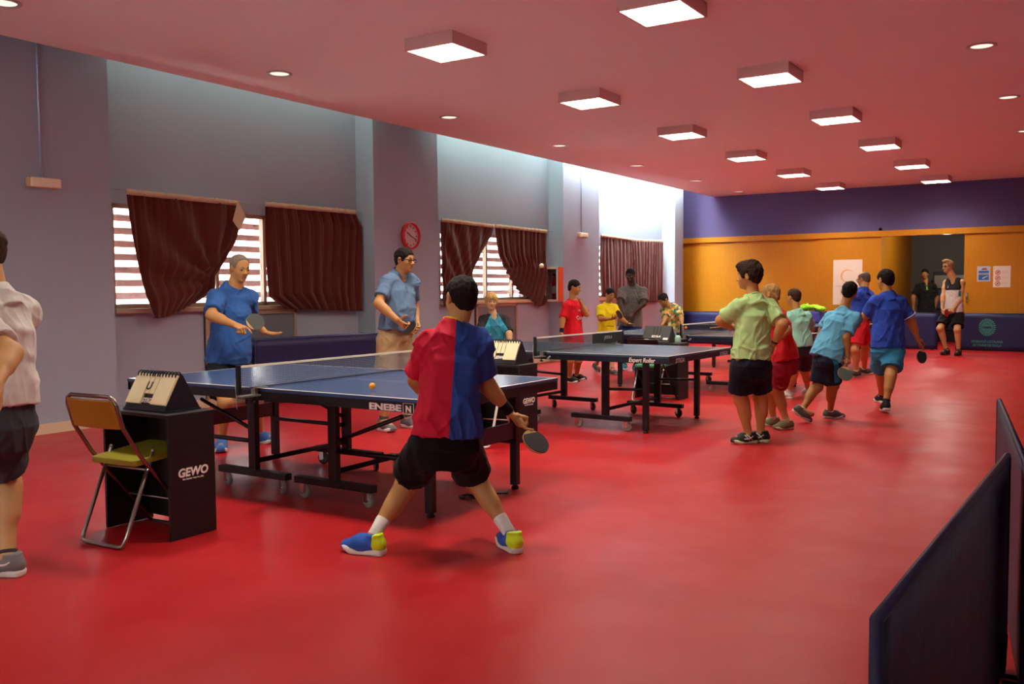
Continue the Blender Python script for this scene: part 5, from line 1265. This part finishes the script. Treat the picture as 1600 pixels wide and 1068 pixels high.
for k in range(3):
    zc = 1.70 - .125 * k; b = MB()
    b.tube([(-2.055 + .047 * math.cos(2 * PI * i / 20), yd - .006, zc + .047 * math.sin(2 * PI * i / 20)) for i in range(20)], .006, 5, closed=True)
    b.tube([(-2.09, yd - .006, zc - .032), (-2.02, yd - .006, zc + .032)], .005, 5); b.build('prohibition_sign', mat('sign_red', '#c0482e', .5), o)
    MB().prism([(-2.075, zc - .02), (-2.035, zc - .012), (-2.045, zc + .022), (-2.066, zc + .018)], yd - .0052, yd - .004, 1).build('pictogram', mat('sign_grey', '#8a7a70', .6), o)
    b = MB()
    for j in range(3): b.box(-1.985, -1.985 + (.12, .14, .08)[j], yd - .0055, yd - .004, zc + .022 - .022 * j, zc + .028 - .022 * j)
    b.build('text_lines', mat('sign_text', '#d0b8a4', .6), o)
kscale()
# ------------------------------------------------------------------ balls and small things
def ball(label, p, col):
    o = MB().ball(p, .02, 24, 14).build('table_tennis_ball', mat('ball' + col, col, .45, var=.02)); tag(o, label, 'ball', 'table tennis balls')
ball('orange ball just above the nearest blue table top', (-3.82, 4.33, .792), '#f59a12')
ball('pale ball in the air in front of the dark red curtain', (-4.12, 6.89, 1.59), '#d8cfa4')
ball('small orange ball in front of the net of the third table', (-4.62, 11.40, .872), '#c86a1e')
o = thing('bag', 'purple sports bag on the fourth table', 'bag', (-4.40, 16.75, .76))
MB().box(-.15, .17, -.13, .13, .0, .21).build('body', mat('bag_purple', '#45409a', .7, var=.15), o, .04)
MB().box(-.10, .02, -.138, -.125, .03, .075).build('patch', M_PRINT, o)
MB().tube([(-.08, -.1, .2), (-.06, -.1, .27), (.06, -.1, .27), (.1, -.1, .2)], .01, 6).build('handle', M_BLK, o)
V = Vol((-4.72, 16.55, .9), (-4.1, 16.95, 1.2), .012)
for k, (x, y, z, r) in enumerate(((-4.60, 16.72, 1.02, .055), (-4.50, 16.74, 1.04, .06), (-4.40, 16.76, 1.035, .055), (-4.30, 16.74, 1.03, .05), (-4.24, 16.72, 1.01, .04))): V.ell((x, y, z), np.eye(3), (.075, .11, r * .75), k=.04)
V.cone((-4.62, 16.66, 1.0), (-4.56, 16.60, .86), .05, .04, k=.03)
Vt, Q = V.mesh(2); Vt = wrinkle(Vt, Q, np.eye(3), .03, 4, .05)
o = to_mesh('jacket', Vt, Q, pattern_mat('neon_jacket', ['#9ad81a', '#8ccc14', '#a6e020', '#10160c'], 9)); tag(o, 'neon green and black jacket heaped on the purple bag', 'jacket')
o = thing('strap', 'black strap lying on the floor behind the boy in red and blue', 'strap', (-3.5, 5.0, 0))
b = MB(); b.tube([(-.10, -.06, .008), (-.02, -.10, .012), (.05, -.08, .02), (.08, -.03, .01), (.0, .0, .008), (-.06, -.03, .018), (-.10, -.06, .008)], .009, 6); b.tube([(.05, -.08, .02), (.11, .05, .03), (.13, .16, .015), (.09, .24, .008)], .009, 6); b.build('webbing', M_BLK, o)
MB().box(-.02, .02, -.115, -.09, .004, .018).build('buckle', M_CHROME, o)
# storage cabinet in the corridor
o = thing('storage_cabinet', 'dark cabinet with grey and blue fronts in the corridor behind the doorway', 'cabinet', (-2.95, 25.6, 0))
MB().box(-.75, .75, -.02, .45, 0, 1.78).build('body', mat('cab_dark', '#131216', .5), o)
for k, (z0, z1, c) in enumerate(((1.36, 1.68, '#8a8a84'), (.85, 1.30, '#2a4a7c'), (.30, .79, '#20304c'))):
    for s in (-1, 1): MB().box(min(s * .03, s * .72), max(s * .03, s * .72), -.045, -.02, z0, z1).build('front', mat('cabf' + c, c, .5), o, .004)
# ------------------------------------------------------------------ the people
SK_W, SK_D, SK_T = '#c4935c', '#3a2517', '#b07f48'
def polo_extra(col):
    def fn(o, shirt, J, A, hip, neck, H, T):
        b = MB(); base = neck + A[2] * .022 * H
        for s in (-1, 1):
            P = [base + A[0] * s * x * H + A[1] * y * H + A[2] * z * H for x, y, z in ((.004, .048, -.035), (.020, .046, .000), (.044, .020, .020), (.046, -.02, .028), (.0, -.044, .030))]
            b.tube(P, [.004, .009, .010, .010, .009], 8)
        b.build('collar', cloth('polocollar' + col, col), o)
        me = MB().box(-.011, .011, -.001, .001, -.055, .0).build('tmp', None).data
    return fn
def pol(col, plc):
    def fn(o, shirt, J, A, hip, neck, H, T):
        b = MB(); base = neck + A[2] * .022 * H
        for s in (-1, 1):
            P = [base + A[0] * s * x * H + A[1] * y * H + A[2] * z * H for x, y, z in ((.006, .044, -.040), (.018, .042, -.016), (.034, .020, .004), (.035, -.012, .012), (.0, -.032, .014))]
            b.tube(P, [.003, .008, .010, .010, .009], 8)
        b.build('collar', cloth('polocollar' + col, col), o)
        b = MB(); n = 6; Vv = []; c0 = base + A[1] * .3 - A[2] * .018 * H
        for i in range(n + 1):
            for x in (-.008, .008): Vv.append(c0 + A[0] * x * H - A[2] * .085 * H * i / n)
        b._add(Vv, [(2 * i, 2 * i + 1, 2 * i + 3, 2 * i + 2) for i in range(n)]); p = b.build('placket', mat('placket' + plc, plc, .8), o); decal(p.data, shirt, -A[1], .003)
    return fn
def chest_text(txt, size, col, up, side=0.0, back=False, shear=0, name='lettering'):
    def fn(o, shirt, J, A, hip, neck, H, T):
        me = text_mesh(txt, size, shear=shear, bold=.002); c = hip + A[2] * up * T + A[0] * side * H + A[1] * .3
        me.transform(frame(c, -A[0], A[2], A[1])); decal(me, shirt, -A[1], .003); link(name, me, mat('print' + col, col, .7, var=0), shirt)
    return fn
def side_stripe(col, wdt, side):
    """vertical stripe on the outer side of one leg of the shorts"""
    def fn(o, sho, J, Ap, hip, H):
        for S in side:
            a, e = J['hip' + S], J['k' + S]; ax = unit(e - a); sd = Ap[0] if S == 'R' else -Ap[0]; sd = unit(sd - ax * (sd @ ax)); fr = np.cross(ax, sd)
            Vv = []; n = 26; m = 10
            for i in range(n + 1):
                for j in range(m + 1): Vv.append(a + ax * (.02 + .74 * i / n) * np.linalg.norm(e - a) + fr * wdt * (j / m - .5) + sd * .3)
            F = [(i * (m + 1) + j, i * (m + 1) + j + 1, (i + 1) * (m + 1) + j + 1, (i + 1) * (m + 1) + j) for i in range(n) for j in range(m)]
            p = MB()._add(Vv, F, True).build('side_stripe', cloth('stripe' + col, col), o); decal(p.data, sho, -sd, .009)
    return fn
def shorts_mark(col, S):
    def fn(o, sho, J, Ap, hip, H):
        a, e = J['hip' + S], J['k' + S]; ax = unit(e - a); sd = -FW2; sd = unit(sd - ax * (sd @ ax)); fr = np.cross(ax, sd)
        P = a + ax * .70 * np.linalg.norm(e - a) + sd * .3
        pts = [(-.035, .006), (-.018, -.010), (.0, -.012), (.04, .010), (.0, -.002), (-.018, -.002)]
        Vv = [P + fr * x + (-ax) * y for x, y in pts]; b = MB()._add(Vv, [(0, 1, 2, 3, 4, 5)]); p = b.build('mark', mat('mark' + col, col, .6), sho); decal(p.data, sho, -sd, .004)
    return fn
FW2 = np.array([-.541, .841, 0.])   # horizontal look direction of the photograph
GREYSHOE = dict(upper='#6a6a66', sole='#d8d4cc', lace='#bdbdb8')
person('edge', 'person in a white t-shirt and dark shorts, cut off at the left edge', dict(skin=SK_W, hair=('short', '#3a2a1c'), bulk=1.06, h=.007, face=True,
    shirt=dict(mat='#cfcabf', hem=.03, sleeve=.80, bulk=1.12, loose=1.06, collar='#cfcabf'), shorts=dict(mat='#3c3c40', frac=.80, loose=1.12),
    shoe=dict(upper='#7a7974', sole='#d5d0c4', lace='#a0a09a', stripe='#e8e6e0', curves=SWOOSH), sock=('#3a3a3a', .04)))
def fcb(J, A, hip, H, T): return split_mat('red_blue_shirt', '#26448a', '#bb1430', hip + A[0] * .002 * H, -A[0])
def neck_stripe(o, shirt, J, A, hip, neck, H, T):
    base = neck + A[2] * .022 * H
    for k, c in ((0, '#d8a81e'), (1, '#b3122e')):
        pass
person('boy', 'person, boy in a red and blue halved shirt seen from behind, lunging with a racket', dict(skin=SK_T, hair=('short', '#17100c'), h=.0055, hs=.007, bulk=1.06,
    shirt=dict(mat=fcb, hem=.012, sleeve=.78, bulk=1.12, loose=1.04, fold=.016, collar='#dba81c', collar_r=.8, cuff=None) if False else dict(mat=fcb, hem=.012, sleeve=.80, bulk=1.06, loose=1.12, fold=.017, collar='#dba81c', collar_r=1.5, collar_w=1.15),
    shorts=dict(mat='#0a090b', frac=.86, loose=1.14), sock=('#dcd6cc', .13), shoe=dict(upper='#2c56a8', heel='#c8e01e', sole='#d9d4c4', lace='#5a3ca0'), hsh=.0055,
    band={'R': '#101014'}, racket=dict(hand='R', blade=BLADES['boy'], label='racket with black rubber held low by the boy in red and blue', front='#101010', back='#141414', n=[.73, -.21, .68]), foot=.178))
person('blueman', 'person, grey-haired man in a blue t-shirt holding out a racket at the table end', dict(skin='#bd8850', hair=('reced', '#7d7464'), brow='#6a5a4a', h=.006, hh=.130, bulk=1.0, neck=.27,
    shirt=dict(mat='#345f9e', hem=.0, sleeve=.78, bulk=1.03, belly=.012, loose=1.08, fold=.013, collar='#254f98'), shorts=dict(mat='#17161a', frac=.78, loose=1.15),
    shoe=dict(upper='#3f6aa8', heel='#6fb0c0', sole='#c9d6c4', lace='#e0e0e0'), handL=dict(curl=OPEN, n=[0.1, -.1, 1], thumb=(.5, .9, .1)),
    racket=dict(hand='R', blade=BLADES['blueman'], label='racket with grey-black rubber held up by the man in the blue t-shirt', front='#3a4038', back='#3a4038', n=[.60, -.78, .15])))
person('polo', 'person, man with glasses in a grey-blue polo shirt and khaki shorts', dict(skin='#ba824c', hair=('short', '#1d140e'), brow='#1d140e', h=.006, hh=.128, bulk=.96, glasses=True,
    shirt=dict(name='polo_shirt', mat='#5d7590', hem=.015, sleeve=.70, bulk=.97, belly=.022, vneck=.8, extra=[pol('#5d7590', '#4c6078')]), shorts=dict(mat='#b09468', frac=.88, loose=1.22),
    shoe=GREYSHOE, sock=('#4a4a4a', .06), racket=dict(hand='R', blade=BLADES['polo'], label='racket with black rubber hanging from the hand of the man with glasses', front='#0c0c0c', back='#141010', n=[.3, -.75, .3])))
def raglan(o, shirt, J, A, hip, neck, H, T): pass
def blondmat(J, A, hip, H, T):
    t = NT('teal_black_shirt'); d = t.n('ShaderNodeVectorMath', {0: t.obj(), 1: tuple(A[0])}, operation='DOT_PRODUCT').outputs['Value']
    x = t.math('ABSOLUTE', t.math('SUBTRACT', d, float(hip @ A[0]))); z = t.math('SUBTRACT', t.n('ShaderNodeVectorMath', {0: t.obj(), 1: tuple(A[2])}, operation='DOT_PRODUCT').outputs['Value'], float(hip @ A[2]))
    lim = t.math('SUBTRACT', .112 * H, t.math('MULTIPLY', t.math('MAXIMUM', t.math('SUBTRACT', z, T * .60), 0), .50))
    f = t.math('GREATER_THAN', x, lim); f2 = t.math('LESS_THAN', x, .045 * H)
    c = t.mix(f2, lin('#2f9cb4'), lin('#2a7c92')); t.l(t.mix(f, c, lin('#0f1013')), t.b.inputs['Base Color']); t.b.inputs['Roughness'].default_value = .8; return t.m
person('blond', 'person, blond boy in a teal shirt with black sleeves behind the scoring desk', dict(skin='#cc9f70', hair=('long', '#c09a5c'), brow='#a8844e', h=.0075, hs=.008,
    shirt=dict(mat=blondmat, hem=-.02, sleeve=.95, bulk=1.06, loose=1.06, vneck=.7, extra=[chest_text('v', .05, '#bfe0e4', .52, .045)]), shorts=dict(mat='#20242c', frac=.8), shoe=GREYSHOE))
person('redboy', 'person, boy in a red football shirt with his hand at his mouth', dict(skin=SK_T, hair=('short', '#1c120c'), h=.0075, hs=.008, bulk=.98,
    shirt=dict(mat='#d01524', hem=-.06, sleeve=.82, bulk=1.10, loose=1.12, fold=.012, extra=[chest_text('Quin', .075, '#f0e4dc', .60, -.01), chest_text('oo', .05, '#f0dcd0', .80, -.01)]), shorts=dict(mat='#c01522', frac=.75, loose=1.1),
    band={'R': '#121216'}, shoe=dict(upper='#1c181a', sole='#e0d6cc', lace='#a03030'), sock=('#b8b0a8', .03)))
person('yellow', 'person, boy in a yellow t-shirt leaning forward with a racket', dict(skin='#a47742', hair=('short', '#15100c'), h=.008, hs=.008,
    shirt=dict(mat='#e0c816', hem=-.05, sleeve=.78, bulk=1.12, loose=1.06, extra=[chest_text('~~~~', .06, '#3a3410', .30, .0)]), shorts=dict(mat='#3a4636', frac=.8), shoe=dict(upper='#4a5248', sole='#8a8c80', lace='#2a2a2a'), sock=('#5a6056', .05),
    handL=dict(curl=OPEN, n=[0, 0, 1]), racket=dict(hand='R', blade=BLADES['yellow'], label='racket with dark grey rubber held by the boy in yellow', front='#33363a', back='#33363a', n=[.55, -.8, .1])))
def chev(o, shirt, J, A, hip, neck, H, T): pass
person('greyman', 'person, tall young man in a dark grey t-shirt standing behind the boy in yellow', dict(skin=SK_D, hair=('crop', '#100b08'), brow='#100b08', lips='#5a3028', h=.008, hs=.008, hh=.130, bulk=.98,
    shirt=dict(mat='#605c58', hem=.0, sleeve=.80, bulk=1.12, loose=1.08, fold=.015, collar='#55514e'), shorts=dict(mat='#1c2f6c', frac=.85, loose=1.1, extra=[side_stripe('#d8581c', .05, 'L')]), shoe=dict(upper='#1e8a9c', sole='#cfd6d4', lace='#dadada')))
person('floral', 'person, boy in a yellow and green floral shirt looking down by the third table', dict(skin='#a47742', hair=('short', '#1a120e'), h=.008, hs=.008,
    shirt=dict(mat=lambda *a: pattern_mat('floral_print', ['#c8b440', '#6a8a3a', '#d8cfa8', '#b09a2e', '#4a6a5a', '#c07838'], 26), hem=-.03, sleeve=.78, bulk=1.06, vneck=.5, extra=[pol('#c8b85a', '#b8a848')]), shorts=dict(mat='#3a4250', frac=.8), shoe=GREYSHOE))
person('green', 'person, boy in a light green t-shirt and navy shorts standing at the second table', dict(skin='#b5814a', hair=('full', '#2a1a10'), h=.0062, hs=.007, bulk=1.08,
    shirt=dict(mat='#a2c07c', hem=.006, sleeve=.76, bulk=1.04, loose=1.06, fold=.015, collar='#9cb876'), shorts=dict(mat='#10131f', frac=.80, loose=1.10),
    shoe=dict(upper='#2a3230', sole='#c8cc9a', lace='#c8e01e', stripe='#e2e6da', curves=TIGER, heel='#1c2424'), band={}, watch='R',
    racket=dict(hand='L', blade=BLADES['green'], label='racket held in front of his chest by the boy in light green', front='#141414', back='#141414', hc='#b98a58')))
person('redblond', 'person, fair-haired boy in red shirt and dark red shorts behind the boy in green', dict(skin='#bb8b52', hair=('short', '#a07c48'), brow='#a07c48', h=.0065, hs=.0075, bulk=1.08,
    shirt=dict(mat='#c81e22', hem=-.005, sleeve=.72, bulk=1.12, loose=1.06, fold=.014), shorts=dict(mat='#8c1426', frac=.82, loose=1.2, extra=[shorts_mark('#d8b01e', 'L')]), shoe=dict(upper='#6a6a48', sole='#b8a890', lace='#c8d81e'), sock=('#b8a898', .05)))
person('mint', 'person, boy in a mint green t-shirt and grey shorts at the third table', dict(skin='#b58650', hair=('short', '#3a2616'), h=.0075, hs=.008,
    shirt=dict(mat='#8cc4ac', hem=-.02, sleeve=.78, bulk=1.12, loose=1.08, fold=.014, collar='#8cc0a8'), shorts=dict(mat='#33343a', frac=.85, loose=1.1), shoe=dict(upper='#c4c4b4', sole='#d8d4c4', lace='#e8e6dc'), sock=('#d2cfc6', .07)))
person('cyan', 'person, boy in a light blue t-shirt leaning to the right with a racket held low', dict(skin='#a4743e', hair=('short', '#120d0a'), h=.0068, hs=.0075, bulk=1.0,
    shirt=dict(mat='#5ea6c4', hem=-.035, sleeve=.80, bulk=1.10, loose=1.10, fold=.015, collar='#5a9cba'), shorts=dict(mat='#1c2234', frac=.86, loose=1.12, rise=.05, extra=[side_stripe('#1e86a8', .055, 'R')]),
    shoe=dict(upper='#55564e', sole='#b0aca0', lace='#3a3a3a'), sock=('#bdb8ae', .03), watch='L', racket=dict(hand='R', blade=BLADES['cyan'], label='racket with grey-green rubber held low by the boy in light blue', front='#4a5a50', back='#4a5a50', n=[.54, -.80, .2])))
person('bald', 'person, balding man in a blue t-shirt and red shorts bending at the table', dict(skin='#b98652', hair=('bald', '#5a5048'), h=.0075, hs=.008, hh=.132, glasses=True,
    shirt=dict(mat='#24429c', hem=.02, sleeve=.75, bulk=1.10, loose=1.04), shorts=dict(mat='#c4202e', frac=.80, loose=1.2), shoe=dict(upper='#4a3a30', sole='#b09a80', lace='#c8b8a0'), sock=('#c8b8a8', .04)))
person('walker', 'person, boy in a royal blue t-shirt and teal shorts walking away with a racket', dict(skin='#b17c44', hair=('short', '#17100c'), h=.0068, hs=.0075, bulk=1.10,
    shirt=dict(mat='#2b4aa8', hem=-.01, sleeve=.80, bulk=1.16, loose=1.06, fold=.015, collar='#2b4aa8', cuff='#c8ccd8', cuff_on='R'), shorts=dict(mat='#2f7fa2', frac=.80, loose=1.2), sock=('#1c1c20', .06),
    shoe=dict(upper='#17171a', sole='#cfc4bc', lace='#3a3a3a'), racket=dict(hand='R', blade=BLADES['walker'], label='racket with black rubber swinging from the hand of the boy in royal blue', front='#0e0e0e', back='#101010', n=[.75, -.5, -.1])))
person('black', 'person, man in a black polo shirt with a neon placket standing in the doorway', dict(skin='#a47440', hair=('short', '#120e0c'), h=.009, hs=.009, hh=.130, bulk=1.05,
    shirt=dict(name='polo_shirt', mat='#17191c', hem=-.01, sleeve=.75, bulk=1.14, vneck=.7, extra=[pol('#17191c', '#8ad81e')]), shorts=dict(mat='#141416', frac=.9), shoe=GREYSHOE))
def tankmat(J, A, hip, H, T):
    t = NT('tank_top_cloth'); z = t.math('SUBTRACT', t.n('ShaderNodeVectorMath', {0: t.obj(), 1: tuple(A[2])}, operation='DOT_PRODUCT').outputs['Value'], float(hip @ A[2]))
    t.l(t.mix(t.math('GREATER_THAN', z, T * .66), lin('#d0c8c0'), lin('#131316')), t.b.inputs['Base Color']); t.b.inputs['Roughness'].default_value = .8; return t.m
def tank_patch(o, shirt, J, A, hip, neck, H, T):
    Vv = []; c = hip + A[2] * T * .56 - A[0] * .075 * H
    for i in range(5):
        for j in range(5): Vv.append(c - A[0] * .05 * H * (j / 4 - .5) * 1.6 + A[2] * .10 * (i / 4 - .5) * T * 1.6 - A[0] * .3 * .6 + A[1] * .3 * .8)
    p = MB()._add(Vv, [(i * 5 + j, i * 5 + j + 1, (i + 1) * 5 + j + 1, (i + 1) * 5 + j) for i in range(4) for j in range(4)], True).build('patch', cloth('tank_teal', '#2f9a7c'), shirt); decal(p.data, shirt, A[0] * .6 - A[1] * .8, .004)
person('tank', 'person, young man in a black and white tank top holding a red racket', dict(skin='#c49460', hair=('under', '#9a7c50'), brow='#8a6c44', h=.008, hs=.008, hh=.134, glasses=True,
    shirt=dict(name='tank_top', mat=tankmat, hem=-.01, sleeve=0, bulk=1.04, loose=1.06, neckr=1.6, vneck=1.3, extra=[tank_patch, chest_text('S', .06, '#d8d4cc', .75, .03)]), shorts=dict(mat='#121214', frac=.80, loose=1.15),
    shoe=dict(upper='#2a2422', sole='#4a3c34', lace='#4a4a4a'), sock=('#2a2626', .05), racket=dict(hand='L', blade=BLADES['tank'], label='racket with red rubber held by the young man in the tank top', front='#b01c28', back='#b01c28', n=[.5, -.85, 0])))
# ------------------------------------------------------------------ daylight
w = bpy.data.worlds.new('sky'); bpy.context.scene.world = w; w.use_nodes = True
bg = w.node_tree.nodes['Background']; bg.inputs[0].default_value = (.97, 1, .98, 1); bg.inputs[1].default_value = SKY_S
bpy.context.view_layer.update()
